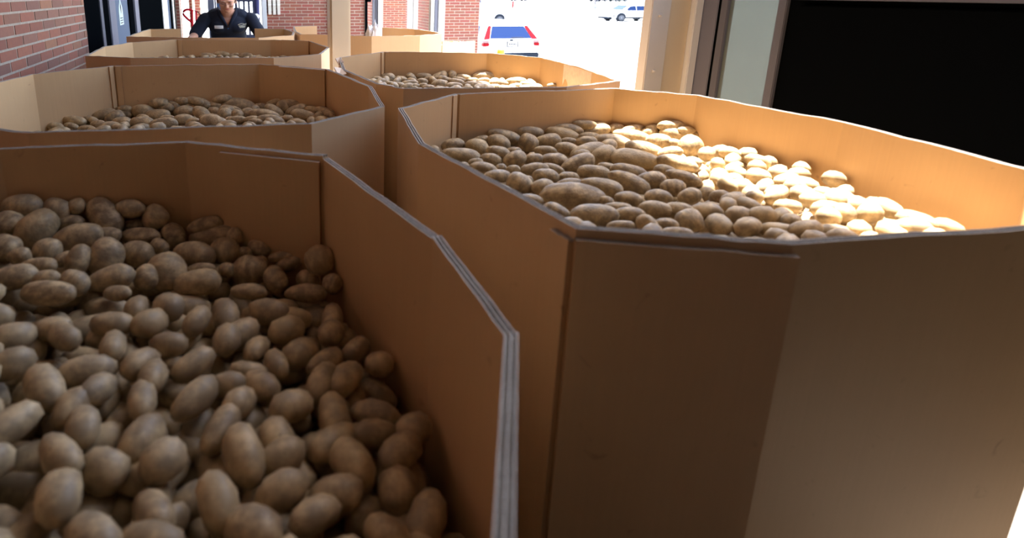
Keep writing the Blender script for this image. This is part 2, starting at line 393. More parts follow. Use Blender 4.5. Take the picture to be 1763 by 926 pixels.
# middle pier and right pier
wp = empty('wall_pier'); wp['kind'] = 'structure'
PY = 14.0
k = PY / FW
bx('mortar_backing', 2.53 * k, 3.03 * k, PY, PY + .3, LOT, 3.2, MORTAR, wp)
brick_wall(wp, (2.53 * k, PY, LOT + .02), (1, 0, 0), .50 * k, LOT + .02, 3.2, BRICKF, (0, -1, 0), stuff_all=True)
bx('white_post', 3.035, 3.12, FW, FW + .1, LOT, 3.4, WHITE, wf, .01)
bx('grey_post', 3.125, 3.21, FW - .03, FW + .1, LOT, 3.4, GREYB, wf, .01)
bx('window_mullion', 3.50, 3.53, FW - .02, FW + .08, LOT, 3.4, WHITE, wf)
bx('window_mullion', 3.545, 3.60, FW - .02, FW + .08, LOT, 3.4, ALU, wf)
bx('white_post', 3.61, 3.73, FW - .06, FW + .1, LOT, 3.4, WHITE, wf, .01)
wr = empty('wall_brick_pier'); wr['kind'] = 'structure'
bx('mortar_backing', 3.735, 4.445, FW + .0, FW + .5, LOT, 3.4, MORTAR, wr)
brick_wall(wr, (3.735, FW, LOT + .02), (1, 0, 0), .71, LOT + .02, 3.39, BRICKF, (0, -1, 0), near_rows=(-.02, 1.16))

# right side: steel post, tan panel, window, and an added dark wall
rp = empty('trim_1', (0, 0, 0)); rp['kind'] = 'structure'
bx('steel_flange', 1.847, 1.951, 2.3, 2.36, 0, 3.4, GREYB, rp, .004)
bx('tan_panel', 1.953, 2.066, 2.31, 2.40, 0, 3.4, BEIGE2, rp)
bx('white_jamb', 2.068, 2.112, 2.28, 2.36, 0, 3.4, WHITE, rp, .004)
for (xx, zz) in ((1.892, 1.08), (1.892, .822), (1.892, 1.34), (1.892, .56)):
    bm = bmesh.new(); cyl(bm, (xx, 2.294, zz), (0, 1, 0), 0.007, 0.014, 14); cyl(bm, (xx, 2.288, zz), (0, 1, 0), 0.004, 0.012, 6)
    obj('bolt', bm, rp, GREYB)
w1 = empty('window_1'); w1['kind'] = 'structure'
bx('window_frame', 2.114, 2.150, 2.20, 2.30, 0, 3.4, ALU, w1, .003)
bx('window_gasket', 2.118, 2.146, 2.185, 2.2, 0, 3.4, BLACK, w1)
bx('window_frame', 2.114, 2.150, 2.145, 2.185, 0, 3.4, ALUD, w1, .003)
bx('glass_pane', 2.128, 2.136, 1.90, 2.145, 0, 3.4, GLW, w1)
bx('window_frame', 2.114, 2.150, 1.86, 1.90, 0, 3.4, ALUD, w1, .003)
wrt = empty('wall_right_added'); wrt['kind'] = 'structure'  # invented wall past the window, black to keep the foreground dim
bx('wall_core', 2.13, 2.3, -1.6, 1.86, 0, 1.16, BLACK, wrt)
bx('wall_core', 2.13, 2.3, -1.6, .72, 1.16, 3.4, BLACK, wrt)  # stops short, leaving an added high opening for sky light
for k_ in range(4):
    bx('door_panel', 2.105, 2.13, 1.84 - (k_ + 1) * .84, 1.83 - k_ * .84 - .03, 0.02, 1.14, BLACK, wrt, .004)
bx('added_opening_sill', 2.09, 2.32, .72, 1.86, 1.16, 1.175, ALUD, wrt)  # sill of the added opening that brightens the near right bin

# beige steel column between the bins
cl = tag(bx('steel_column', 0.527, 0.655, 3.47, 3.60, 0, 3.4, BEIGE, None, 0.012), 'square beige steel column rising between the left and right rows of bins', 'column')

# ------------------------------------------------------------------ cardboard bins
def inset(P, d):
    n = len(P); A_ = sum(P[i][0]*P[(i+1)%n][1] - P[(i+1)%n][0]*P[i][1] for i in range(n)); sg = 1 if A_ > 0 else -1
    out = []
    for i in range(n):
        a, b, c_ = Vector(P[i-1]), Vector(P[i]), Vector(P[(i+1) % n])
        e1 = (b - a).normalized(); e2 = (c_ - b).normalized()
        n1 = Vector((-e1.y, e1.x)) * sg; n2 = Vector((-e2.y, e2.x)) * sg
        mt = (n1 + n2); mt = mt / max(mt.length_squared / 2, .25)
        out.append(b + mt * d)
    return out
T = 0.0125
PROF = [(0, 0), (.12, 0), (.14, -.004), (.42, -.004), (.44, 0), (.56, 0), (.58, -.004), (.86, -.004), (.88, 0), (1, 0)]
PMI = [1, 2, 2, 2, 1, 2, 2, 2, 1]
def panel(name, parent, a, b, ai, bi, z0, z1, mats=None, n=8, wob=.0016, dz=(0, 0)):
    """one cardboard side: outer edge a-b, inner edge ai-bi, with the open corrugated edge on top"""
    bm = bmesh.new(); a, b, ai, bi = map(Vector, (a, b, ai, bi)); st = []
    for k in range(n + 1):
        t = k / n; o = a.lerp(b, t); i_ = ai.lerp(bi, t)
        zz = z1 + dz[0] + (dz[1] - dz[0]) * t + (random.uniform(-wob, wob) if 0 < k < n else 0)
        row = [bm.verts.new((o.x, o.y, z0))]
        for (s_, h) in PROF:
            p = o.lerp(i_, s_); row.append(bm.verts.new((p.x, p.y, zz + h * (1 if T > 0 else 0))))
        row.append(bm.verts.new((i_.x, i_.y, z0))); st.append(row)
    for k in range(n):
        A_, B_ = st[k], st[k + 1]
        for j in range(len(A_) - 1):
            f = bm.faces.new((A_[j], A_[j+1], B_[j+1], B_[j]))
            f.material_index = 0 if j == 0 else (3 if j == len(A_) - 2 else PMI[j - 1])
        f = bm.faces.new((A_[-1], A_[0], B_[0], B_[-1])); f.material_index = 0
    for A_ in (st[0], st[-1]):
        f = bm.faces.new(A_); f.material_index = 0
    return obj(name, bm, parent, mats or [KRAFT, EDGE, FLUTE, KRAFT_IN])
def slab(name, parent, P0, P1, nrm, th, z0, z1, mt):
    """thin sheet standing from P0 to P1"""
    P0, P1 = Vector(P0), Vector(P1); nrm = Vector(nrm).normalized()
    bm = bmesh.new(); q = [P0, P1, P1 + nrm * th, P0 + nrm * th]
    lo = [bm.verts.new((p.x, p.y, z0)) for p in q]; hi = [bm.verts.new((p.x, p.y, z1)) for p in q]
    bm.faces.new(lo[::-1]); f = bm.faces.new(hi); f.material_index = 1
    for i in range(4):
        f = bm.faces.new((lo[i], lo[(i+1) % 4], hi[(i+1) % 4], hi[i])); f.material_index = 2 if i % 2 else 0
    return obj(name, bm, parent, [mt, EDGE, CREASE])
POLY = {'A': [[-0.47, 1.22], [-0.12, 1.2], [0.15, 1.04], [0.24, 0.645], [0.235, 0.42], [0.1, 0.16], [-0.1, 0.06], [-0.66, 0.06], [-0.93, 0.27], [-0.97, 0.65], [-0.88, 1.0], [-0.7, 1.19]], 'B': [[-0.52, 2.52], [0.07, 2.47], [0.335, 2.25], [0.41, 1.8], [0.37, 1.47], [0.15, 1.3], [-0.46, 1.34], [-0.78, 1.52], [-0.85, 1.9], [-0.76, 2.31]], 'C': [[-0.4, 3.81], [0.18, 3.7], [0.42, 3.55], [0.47, 3.13], [0.38, 2.81], [0.14, 2.68], [-0.5, 2.79], [-0.72, 2.92], [-0.74, 3.38], [-0.64, 3.64]], 'D': [[0.71, 2.87], [1.23, 2.72], [1.41, 2.48], [1.39, 2.1], [1.31, 1.75], [1.04, 1.66], [0.5, 1.74], [0.435, 1.85], [0.385, 2.23], [0.44, 2.65]], 'E': [[0.63, 1.62], [1.19, 1.62], [1.37, 1.45], [1.44, 1.05], [1.38, 0.66], [1.16, 0.47], [0.66, 0.515], [0.42, 0.62], [0.345, 1.08], [0.4, 1.44]]}
POLY['F'] = [(-.48,4.91),(.11,4.84),(.35,4.74),(.39,4.36),(.355,4.06),(.11,3.87),(-.32,3.94),(-.56,4.02),(-.745,4.09),(-.73,4.62),(-.71,4.87)]
POLY['G'] = [(.66,5.14),(1.20,4.86),(1.42,4.60),(1.48,4.24),(1.46,4.06),(1.24,3.91),(.88,3.885),(.60,4.06),(.41,4.15),(.40,4.45),(.44,5.04)]
BINS = {}
def make_bin(key, label, low=(), seams=(), lower=.70, drop={}):
    P = POLY[key]; n = len(P); I = inset(P, T)
    cx = sum(p[0] for p in P) / n; cy = sum(p[1] for p in P) / n
    root = empty('cardboard_bin', (cx, cy, 0)); tag(root, label, 'bin', 'octagonal cardboard bulk bins'); BINS[key] = root
    c2 = Vector((cx, cy)); L_ = lambda v: (v[0] - cx, v[1] - cy)
    for i in range(n):
        z1 = lower if i in low else RIM - drop.get(i, 0)
        panel('side_panel', root, L_(P[i]), L_(P[(i+1) % n]), L_(I[i]), L_(I[(i+1) % n]), 0.0, z1)
    # the double crease strip where the sleeve is glued, and the wide inner overlap
    for (i, t0, t1, th, dz, name) in seams:
        a, b = Vector(L_(I[i])), Vector(L_(I[(i+1) % n])); d = (b - a)
        nr = (Vector((0, 0)) - (a + b) / 2); e = d.normalized(); nn = Vector((-e.y, e.x)); nn = nn if nn.dot(nr) > 0 else -nn
        if th < 0:
            a, b = Vector(L_(P[i])), Vector(L_(P[(i+1) % n])); d = b - a; nn = -nn
        slab(name, root, a + d * t0 + nn * .0004, a + d * t1 + nn * .0004, nn, abs(th), 0.01, RIM + dz, KRAFT if th < 0 else KRAFT_IN)
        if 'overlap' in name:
            slab('crease_shade', root, a + d * (t0 - .012) + nn * .0004, a + d * (t0 + .002) + nn * .0004, nn, .0012, .01, RIM + min(dz, -.003), CREASE)  # dark strip beside the overlap, standing in for the seam's shade
    # bottom sheet
    bm = bmesh.new(); lo = [bm.verts.new((*L_(p), 0.006)) for p in I]; hi = [bm.verts.new((*L_(p), 0.016)) for p in I]
    bm.faces.new(lo); bm.faces.new(hi)
    for i in range(n): bm.faces.new((lo[i], lo[(i+1) % n], hi[(i+1) % n], hi[i]))
    obj('bottom_sheet', bm, root, [KRAFT])
    return root
bA = make_bin('A', 'nearest cardboard bin at lower left, its dark inside walls facing you', seams=[(1, .28, .985, .009, -.011, 'inner_overlap')], drop={2: .006, 3: .003})
# outer layer of the nearest bin stands a little proud at the back right corner
bB = make_bin('B', 'cardboard bin of yellowish potatoes, second in the left row', seams=[(1, .32, .985, .007, -.002, 'inner_overlap'), (9, .93, .985, .005, -.001, 'crease_strip'), (0, .012, .05, .005, -.001, 'crease_strip')])
bC = make_bin('C', 'cardboard bin third in the left row, almost all inner wall showing', seams=[(1, .3, .985, .007, .004, 'inner_overlap'), (0, .012, .05, .005, -.001, 'crease_strip')])
bF = make_bin('F', 'farthest bin of the left row, which the person leans over', low=(0,))
bD = make_bin('D', 'right row bin beyond the near right one, its potatoes half sunlit', seams=[(9, .92, .985, .005, -.001, 'crease_strip'), (0, .012, .045, .005, -.001, 'crease_strip')])
bE = make_bin('E', 'near right cardboard bin heaped with grey brown potatoes', seams=[(9, .90, .985, .003, -.001, 'crease_strip'), (0, .012, .04, .003, -.001, 'crease_strip')])
bG = make_bin('G', 'pale empty looking bin behind the beige column', low=(0,))
# folded-down flaps outside the two far bins
for key, i in (('F', 0), ('G', 0)):
    P = POLY[key]; r_ = BINS[key]; cx, cy = r_.location.x, r_.location.y
    a, b = Vector(P[i]) - Vector((cx, cy)), Vector(P[(i+1) % len(P)]) - Vector((cx, cy))
    d = b - a; e = d.normalized(); nn = Vector((-e.y, e.x)); nn = nn if nn.dot((a + b) / 2) > 0 else -nn
    slab('folded_flap', r_, a + d * .03 + nn * .004, b - d * .03 + nn * .004, nn, .012, .5, .698, KRAFT)
# nearest bin: second ply standing above the first along the back right side
def ply(key, i, t0, t1, off, th, z1, inner=False, z0=0.01, name='outer_ply'):
    P = POLY[key]; r_ = BINS[key]; c_ = Vector((r_.location.x, r_.location.y))
    a, b = Vector(P[i]) - c_, Vector(P[(i+1) % len(P)]) - c_
    d = b - a; e = d.normalized(); nn = Vector((-e.y, e.x)); nn = nn if nn.dot((a + b) / 2) > 0 else -nn
    p0 = a + d * t0 + nn * off; p1 = a + d * t1 + nn * off
    return panel(name, r_, p0 + nn * th, p1 + nn * th, p0, p1, z0, z1, n=6)
# near right bin: the overlapping outer side that wraps onto the front
ply('E', 6, -.02, 1.0, .0006, .010, RIM - .012, name='outer_overlap')
ply('E', 7, .0, .085, .0006, .010, RIM - .015, name='outer_overlap')

# torn ply inside the right wall of the farther right bin
P = POLY['D']; c_ = Vector((bD.location.x, bD.location.y)); I = inset(P, T)
bm = bmesh.new()
a, b = Vector(I[2]) - c_, Vector(I[3]) - c_
a2, b2 = Vector(I[3]) - c_, Vector(I[4]) - c_
edge_pts = []
def on(t): return a + (b - a) * t if t <= 1 else a2 + (b2 - a2) * (t - 1)
prev = None
for k_ in range(34):
    t = .62 + k_ * .022; p = on(t); z0 = RIM - .115 + .05 * math.exp(-((k_ - 3) / 3) ** 2) ; z1 = RIM - .004
    w_ = .0012 if k_ % 2 else .003
    nn = Vector((-1, 0)); q = p + nn * w_
    cur = (bm.verts.new((q.x, q.y, z0)), bm.verts.new((q.x, q.y, z1)), )
    if prev: bm.faces.new((prev[0], cur[0], cur[1], prev[1]))
    prev = cur
obj('torn_liner', bm, bD, [mat('lit_bared_fluting', rgb(232, 206, 184), 0.85, var=.15, vscale=60)])  # the patch's lit brightness is put into this pale colour
# torn corner curl on the farther right bin
for (x_, y_, z_, dx, dz_) in ((.437, 2.62, RIM, -.02, .004), (.385, 2.27, RIM - .002, -.03, .012)):
    bm = bmesh.new()
    q = [(x_, y_, z_), (x_ - .006, y_ - .16, z_), (x_ + dx - .004, y_ - .15, z_ + dz_ - .022), (x_ + dx, y_ - .01, z_ + dz_ - .006)]
    v = [bm.verts.new((p[0] - c_.x, p[1] - c_.y, p[2])) for p in q] + [bm.verts.new((p[0] - c_.x + .002, p[1] - c_.y, p[2] + .003)) for p in q]
    bm.faces.new(v[:4]); bm.faces.new(v[4:])
    for i in range(4): bm.faces.new((v[i], v[(i+1) % 4], v[4 + (i+1) % 4], v[4 + i]))
    obj('torn_corner', bm, bD, [KRAFT_LT])

# ------------------------------------------------------------------ potatoes
def potato_mesh(seed, sub=3):
    r_ = random.Random(seed); bm = bmesh.new(); bmesh.ops.create_icosphere(bm, subdivisions=sub, radius=1)
    from mathutils import noise
    off = Vector((r_.uniform(0, 50), r_.uniform(0, 50), r_.uniform(0, 50)))
    tp = r_.uniform(-.14, .14); bend = r_.uniform(-.12, .12); bl_ = r_.uniform(.0, .22)
    eyes = [Vector((r_.uniform(-.8, .8), r_.gauss(0, 1), r_.gauss(0, 1))).normalized() for _ in range(7)]
    for v in bm.verts:
        p = v.co.copy(); n_ = p.normalized()
        # blunter than an ellipsoid
        q = Vector((p.x, p.y, p.z)); rr = math.sqrt(max(0, 1 - abs(p.x) ** (2 + bl_ * 4)))
        l_ = math.hypot(p.y, p.z)
        if l_ > 1e-5: q.y = p.y / l_ * rr; q.z = p.z / l_ * rr
        q.y *= 1 + tp * p.x; q.z *= (1 + tp * p.x) * .94
        q.z += bend * (p.x ** 2 - .4); q.y += bend * .5 * (p.x ** 2 - .4)
        f = 1 + .085 * noise.noise(n_ * 1.3 + off) + .035 * noise.noise(n_ * 3.1 + off)
        for e in eyes:
            d_ = (n_ - e).length
            if d_ < .22: f -= .035 * (1 - d_ / .22)
        v.co = q * f
    me = bpy.data.meshes.new('potato'); bm.to_mesh(me); bm.free(); me.materials.append(POT if sub == 3 else POTS)
    me.polygons.foreach_set('use_smooth', [True] * len(me.polygons)); return me
PM = [potato_mesh(100 + i) for i in range(9)]
POTATOES = [
('A',-0.437,1.1822,0.7628,-11,4,0.0376,0.0214,'large oval potato far left, back row of the nearest left bin'),
('A',-0.3742,1.1797,0.7514,-27,-16,0.0277,0.0197,'medium oval potato at left, back row of the nearest left bin'),
('A',-0.3966,1.1265,0.7354,25,39,0.0411,0.027,'large left-tipped oval potato far left, back row of the nearest left bin'),
('A',-0.4501,1.1432,0.7455,-26,-16,0.0252,0.0207,'medium round potato far left, back row of the nearest left bin'),
('A',-0.4197,1.0432,0.7397,-33,-23,0.0231,0.0196,'medium round potato far left, behind centre of the nearest left bin'),
('A',-0.3894,1.0117,0.734,-8,8,0.0181,0.0124,'small oval potato far left, midway of the nearest left bin'),
('A',-0.3396,1.1826,0.7557,-14,0,0.0159,0.0146,'small round potato at left, back row of the nearest left bin'),
('A',-0.2882,1.1713,0.733,-46,-35,0.0445,0.024,'large oval potato at left, back row of the nearest left bin'),
('A',-0.2393,1.1747,0.7445,-16,-2,0.0296,0.0168,'medium oval potato left of middle, back row of the nearest left bin (left one)'),
('A',-0.1906,1.1663,0.7233,23,38,0.0247,0.0231,'medium round potato right of middle, back row of the nearest left bin'),
('A',-0.2356,1.1773,0.7068,-14,0,0.0259,0.0136,'medium oval potato left of middle, back row of the nearest left bin (right one)'),
('A',-0.3521,1.1625,0.7269,-7,8,0.0288,0.0144,'medium long potato at left, back row of the nearest left bin'),
('A',-0.3205,1.0993,0.7209,-4,12,0.045,0.0231,'large oval potato at left, behind centre of the nearest left bin'),
('A',-0.3542,1.0388,0.7273,-14,0,0.0223,0.0199,'small round potato far left, behind centre of the nearest left bin'),
('A',-0.3204,1.0129,0.7209,5,23,0.0161,0.0105,'small oval potato at left, midway of the nearest left bin'),
('A',-0.2983,1.0113,0.7167,60,51,0.0276,0.0174,'medium oval potato at left, midway of the nearest left bin'),
('A',-0.2767,1.1173,0.7126,-8,8,0.0282,0.0154,'medium oval potato left of middle, behind centre of the nearest left bin'),
('A',-0.2592,1.0308,0.7093,45,48,0.032,0.0262,'medium round potato left of middle, midway of the nearest left bin'),
('A',-0.216,1.1297,0.7011,-14,0,0.0381,0.0153,'large long potato left of middle, behind centre of the nearest left bin'),
('A',-0.2112,1.0526,0.7001,-17,-4,0.0296,0.0209,'medium oval potato left of middle, midway of the nearest left bin'),
('A',-0.1755,1.0879,0.6934,-33,-23,0.018,0.0128,'small oval potato right of middle, behind centre of the nearest left bin'),
('A',-0.1571,1.1417,0.6899,-60,-44,0.0271,0.0202,'medium round potato right of middle, behind centre of the nearest left bin'),
('A',-0.111,1.064,0.6811,-17,-4,0.0396,0.023,'large oval potato right of middle, midway of the nearest left bin'),
('A',-0.0919,1.1472,0.7045,-4,12,0.0356,0.0164,'large long potato right of middle, back row of the nearest left bin'),
('A',-0.0705,1.1362,0.6807,-9,6,0.0547,0.0219,'large long potato right of middle, behind centre of the nearest left bin'),
('A',-0.0554,1.0853,0.6705,-14,0,0.029,0.025,'medium round potato at right, behind centre of the nearest left bin'),
('A',-0.1511,0.9876,0.6887,-80,-50,0.0337,0.0283,'large round potato right of middle, before centre of the nearest left bin'),
('A',-0.2352,0.952,0.7047,-5,12,0.0367,0.0189,'large oval potato left of middle, before centre of the nearest left bin'),
('A',-0.1814,0.9639,0.6945,-87,-51,0.0213,0.0183,'small round potato left of middle, before centre of the nearest left bin'),
('A',-0.0988,0.9554,0.6788,-9,6,0.0395,0.0186,'large long potato right of middle, front row of the nearest left bin'),
('A',-0.0953,1.0059,0.6781,-11,4,0.0256,0.0105,'medium long potato right of middle, before centre of the nearest left bin'),
('A',-0.3724,0.9384,0.7308,-7,9,0.0327,0.0169,'large oval potato far left, before centre of the nearest left bin'),
('A',-0.3305,0.9351,0.7228,-11,4,0.0256,0.0138,'medium oval potato far left, front row of the nearest left bin'),
('A',-0.286,0.932,0.7143,-26,-15,0.0247,0.0172,'medium oval potato at left, front row of the nearest left bin'),
('A',-0.3118,0.895,0.7192,-14,0,0.0411,0.0164,'large long potato at left, front row of the nearest left bin'),
('A',-0.3502,0.9832,0.7265,-14,0,0.0278,0.0111,'medium long potato far left, before centre of the nearest left bin'),
('A',-0.2165,0.9056,0.7011,-14,0,0.0214,0.0105,'small long potato left of middle, front row of the nearest left bin'),
('A',-0.0488,1.01,0.6693,-14,0,0.0149,0.0124,'small round potato at right, before centre of the nearest left bin (left one)'),
('A',-0.0333,1.1129,0.6902,-14,0,0.0162,0.0162,'small round potato at right, behind centre of the nearest left bin'),
('A',0.0126,1.0893,0.6701,-23,-12,0.0228,0.0121,'small oval potato at right, behind centre of the nearest left bin'),
('A',-0.0164,1.086,0.6631,-20,-8,0.016,0.012,'small round potato at right, midway of the nearest left bin'),
('A',-0.0073,1.0132,0.6614,-11,4,0.0326,0.0251,'large round potato at right, before centre of the nearest left bin'),
('A',0.0134,1.0496,0.6575,-14,0,0.0143,0.013,'small round potato at right, before centre of the nearest left bin (right one)'),
('A',0.0556,1.066,0.6562,-9,6,0.0253,0.0106,'medium long potato far right, midway of the nearest left bin'),
('A',0.07,1.0526,0.6467,-5,12,0.0264,0.0119,'medium long potato far right, before centre of the nearest left bin'),
('A',0.1231,0.9887,0.6808,5,23,0.0263,0.0239,'medium round potato far right, midway of the nearest left bin'),
('A',0.0998,0.9907,0.641,-26,-15,0.0214,0.0164,'small round potato far right, front row of the nearest left bin (left one)'),
('A',0.04,0.983,0.6524,-60,-43,0.0268,0.0185,'medium oval potato far right, front row of the nearest left bin'),
('A',0.1409,0.9428,0.6535,-26,-15,0.0182,0.0158,'small round potato far right, front row of the nearest left bin (right one)'),
('A',0.0264,1.002,0.655,-14,0,0.015,0.0105,'small oval potato at right, before centre of the nearest left bin'),
('A',-0.0109,0.933,0.6621,-14,0,0.0303,0.0121,'medium long potato at right, front row of the nearest left bin'),
('A',0.0917,0.9398,0.6426,-14,0,0.0362,0.0145,'large long potato far right, front row of the nearest left bin'),
('A',0.1108,1.036,0.6675,-14,0,0.0105,0.0105,'small round potato far right, midway of the nearest left bin'),
('B',-0.7012,2.3185,0.6695,-20,-9,0.0326,0.0162,'medium long potato far left, front row of the middle left bin'),
('B',-0.6492,2.3625,0.6829,-19,-7,0.0461,0.0185,'large long potato far left, before centre of the middle left bin'),
('B',-0.6482,2.3164,0.67,-20,-9,0.0277,0.0138,'small long potato far left, front row of the middle left bin (left one)'),
('B',-0.6092,2.399,0.6756,-14,0,0.0209,0.0157,'small round potato far left, before centre of the middle left bin'),
('B',-0.5822,2.2616,0.673,-14,0,0.0296,0.0118,'small long potato far left, front row of the middle left bin (right one)'),
('B',-0.5529,2.3159,0.6743,-14,0,0.0279,0.0152,'small oval potato far left, front row of the middle left bin'),
('B',-0.5567,2.4398,0.6832,-4,13,0.0511,0.0213,'large long potato far left, midway of the middle left bin'),
('B',-0.5022,2.2511,0.6766,-14,0,0.0471,0.0188,'large long potato far left, front row of the middle left bin'),
('B',-0.5128,2.4134,0.6761,7,25,0.0381,0.0239,'medium oval potato far left, before centre of the middle left bin'),
('B',-0.4869,2.4857,0.6955,-14,0,0.0328,0.0164,'medium long potato at left, behind centre of the middle left bin'),
('B',-0.4848,2.4787,0.6773,-14,0,0.03,0.0164,'small oval potato at left, midway of the middle left bin'),
('B',-0.4136,2.47,0.6873,-17,-4,0.0466,0.026,'large oval potato at left, behind centre of the middle left bin'),
('B',-0.4643,2.3096,0.6783,-17,-4,0.0357,0.0204,'medium oval potato far left, front row of the middle left bin'),
('B',-0.3858,2.2662,0.6818,-17,-4,0.0455,0.0214,'large long potato at left, front row of the middle left bin (left one)'),
('B',-0.349,2.4702,0.721,-10,4,0.0385,0.0192,'medium long potato at left, back row of the middle left bin'),
('B',-0.3449,2.3941,0.6836,-14,0,0.0481,0.0241,'large oval potato at left, midway of the middle left bin'),
('B',-0.3219,2.4687,0.7005,-14,0,0.0359,0.0193,'medium oval potato at left, behind centre of the middle left bin'),
('B',-0.3017,2.3261,0.6856,-14,0,0.0287,0.0117,'small long potato at left, before centre of the middle left bin'),
('B',-0.3041,2.2217,0.6855,-10,4,0.0499,0.02,'large long potato at left, front row of the middle left bin (right one)'),
('B',-0.2952,2.4704,0.7104,-21,-9,0.0305,0.0138,'small long potato at left, back row of the middle left bin'),
('B',-0.2572,2.4691,0.726,-17,-4,0.0305,0.0138,'small long potato left of middle, back row of the middle left bin'),
('B',-0.2449,2.4176,0.6881,-14,0,0.0422,0.0232,'large oval potato left of middle, behind centre of the middle left bin'),
('B',-0.2338,2.262,0.6886,-14,0,0.0409,0.0217,'medium oval potato left of middle, before centre of the middle left bin'),
('B',-0.2375,2.4678,0.7058,-14,0,0.0333,0.0133,'medium long potato left of middle, back row of the middle left bin (left one)'),
('B',-0.2038,2.4609,0.7256,-21,-9,0.039,0.0166,'medium long potato left of middle, back row of the middle left bin (right one)'),
('B',-0.2005,2.4601,0.6945,-14,0,0.0334,0.0167,'medium long potato left of middle, behind centre of the middle left bin'),
('B',-0.1735,2.361,0.6914,-35,-25,0.0413,0.0215,'large oval potato left of middle, midway of the middle left bin'),
('B',-0.1673,2.4587,0.7133,-35,-25,0.0287,0.0167,'small oval potato left of middle, back row of the middle left bin'),
('B',-0.1185,2.1575,0.6938,-20,-9,0.0521,0.0272,'large oval potato right of middle, front row of the middle left bin'),
('B',-0.1376,2.2582,0.693,-14,0,0.0387,0.0155,'medium long potato right of middle, before centre of the middle left bin'),
('B',-0.1221,2.4545,0.7038,-21,-9,0.0309,0.0168,'medium oval potato right of middle, back row of the middle left bin (left one)'),
('B',-0.0935,2.4524,0.7315,-7,9,0.0392,0.0168,'medium long potato right of middle, back row of the middle left bin'),
('B',-0.1166,2.3634,0.6939,-27,-17,0.0355,0.0162,'medium right-tipped long potato right of middle, behind centre of the middle left bin'),
('B',-0.0678,2.448,0.7057,-14,0,0.0308,0.0168,'medium oval potato right of middle, back row of the middle left bin (right one)'),
('B',-0.0747,2.359,0.6958,-14,0,0.0325,0.0243,'medium round potato right of middle, behind centre of the middle left bin'),
('B',-0.1812,2.1391,0.691,-14,0,0.0219,0.0105,'small long potato left of middle, front row of the middle left bin'),
('B',-0.059,2.1901,0.6965,-14,0,0.0202,0.0126,'small oval potato right of middle, before centre of the middle left bin'),
('B',-0.026,2.4424,0.7004,-21,-9,0.0733,0.0293,'large long potato at right, back row of the middle left bin'),
('B',-0.0554,2.3824,0.6967,-20,-9,0.0412,0.0165,'medium long potato right of middle, behind centre of the middle left bin'),
('B',-0.0774,2.2993,0.6957,-20,-9,0.0318,0.0237,'medium round potato right of middle, midway of the middle left bin'),
('B',-0.0312,2.2799,0.6978,-35,-25,0.0243,0.0184,'small round potato at right, midway of the middle left bin'),
('B',0.0101,2.2882,0.6996,-20,-9,0.0292,0.0185,'small oval potato at right, midway of the middle left bin'),
('B',0.0607,2.4027,0.7019,-14,0,0.0279,0.0139,'small long potato at right, behind centre of the middle left bin'),
('B',0.0695,2.2128,0.7023,-19,-7,0.0621,0.0248,'large long potato at right, midway of the middle left bin'),
('B',0.1185,2.3935,0.7184,-3,13,0.0337,0.0135,'medium long potato at right, back row of the middle left bin'),
('B',0.1559,2.345,0.7067,-28,-17,0.0306,0.0275,'small round potato far right, behind centre of the middle left bin'),
('B',0.183,2.3389,0.718,-17,-4,0.0467,0.0187,'large long potato far right, back row of the middle left bin'),
('B',0.1118,2.2844,0.7042,-35,-25,0.0412,0.0227,'medium oval potato at right, behind centre of the middle left bin'),
('B',0.155,2.1292,0.7061,-14,0,0.0201,0.0126,'small oval potato far right, before centre of the middle left bin'),
('B',0.2024,2.2592,0.7083,-3,13,0.043,0.0213,'large long potato far right, behind centre of the middle left bin'),
('B',0.2175,2.1511,0.7089,-20,-9,0.0486,0.0204,'large long potato far right, midway of the middle left bin'),
('B',0.2653,2.2063,0.7111,-27,-17,0.0399,0.0184,'medium long potato far right, behind centre of the middle left bin'),
('B',0.3041,2.1644,0.7128,-27,-17,0.0446,0.0194,'large right-tipped long potato far right, midway of the middle left bin'),
('B',0.0229,2.1557,0.7002,-14,0,0.0326,0.015,'medium long potato at right, before centre of the middle left bin (right one)'),
('B',0.0902,2.1212,0.7032,-19,-7,0.0498,0.0199,'large long potato at right, before centre of the middle left bin'),
('B',-0.0309,2.1778,0.6978,-14,0,0.0378,0.0151,'medium long potato at right, before centre of the middle left bin (left one)'),
('B',0.1788,2.0735,0.7072,-14,0,0.0221,0.0105,'small long potato far right, before centre of the middle left bin'),
('B',0.0366,2.1204,0.7008,-14,0,0.0297,0.0119,'small long potato at right, front row of the middle left bin'),
('C',-0.315,3.7688,0.7696,-14,0,0.025,0.0105,'small long potato at the left, in front of the third left bin'),
('C',-0.2173,3.7405,0.7725,-16,-3,0.05,0.02,'large long potato at the left, in back of the third left bin'),
('C',-0.1371,3.734,0.7683,-14,0,0.0251,0.0105,'small long potato in the middle, in front of the third left bin'),
('C',-0.128,3.729,0.7845,-14,0,0.0459,0.0184,'large long potato in the middle, in back of the third left bin'),
('C',-0.0718,3.7191,0.7745,-17,-5,0.0293,0.0117,'medium long potato in the middle, in back of the third left bin (left one)'),
('C',0.0175,3.7035,0.7745,-14,0,0.046,0.0184,'large long potato at the right, in back of the third left bin'),
('C',-0.0155,3.7125,0.765,-14,0,0.0251,0.0105,'medium long potato at the right, in front of the third left bin (left one)'),
('C',0.0661,3.6983,0.7667,-14,0,0.0252,0.0105,'medium long potato at the right, in front of the third left bin (right one)'),
('C',-0.1685,3.7399,0.7849,-14,0,0.025,0.0105,'small long potato at the left, in back of the third left bin'),
('C',-0.2667,3.7603,0.7679,-14,0,0.0167,0.0105,'small oval potato at the left, in front of the third left bin'),
('C',-0.0471,3.719,0.7833,-14,0,0.0251,0.0105,'medium long potato in the middle, in back of the third left bin (right one)'),
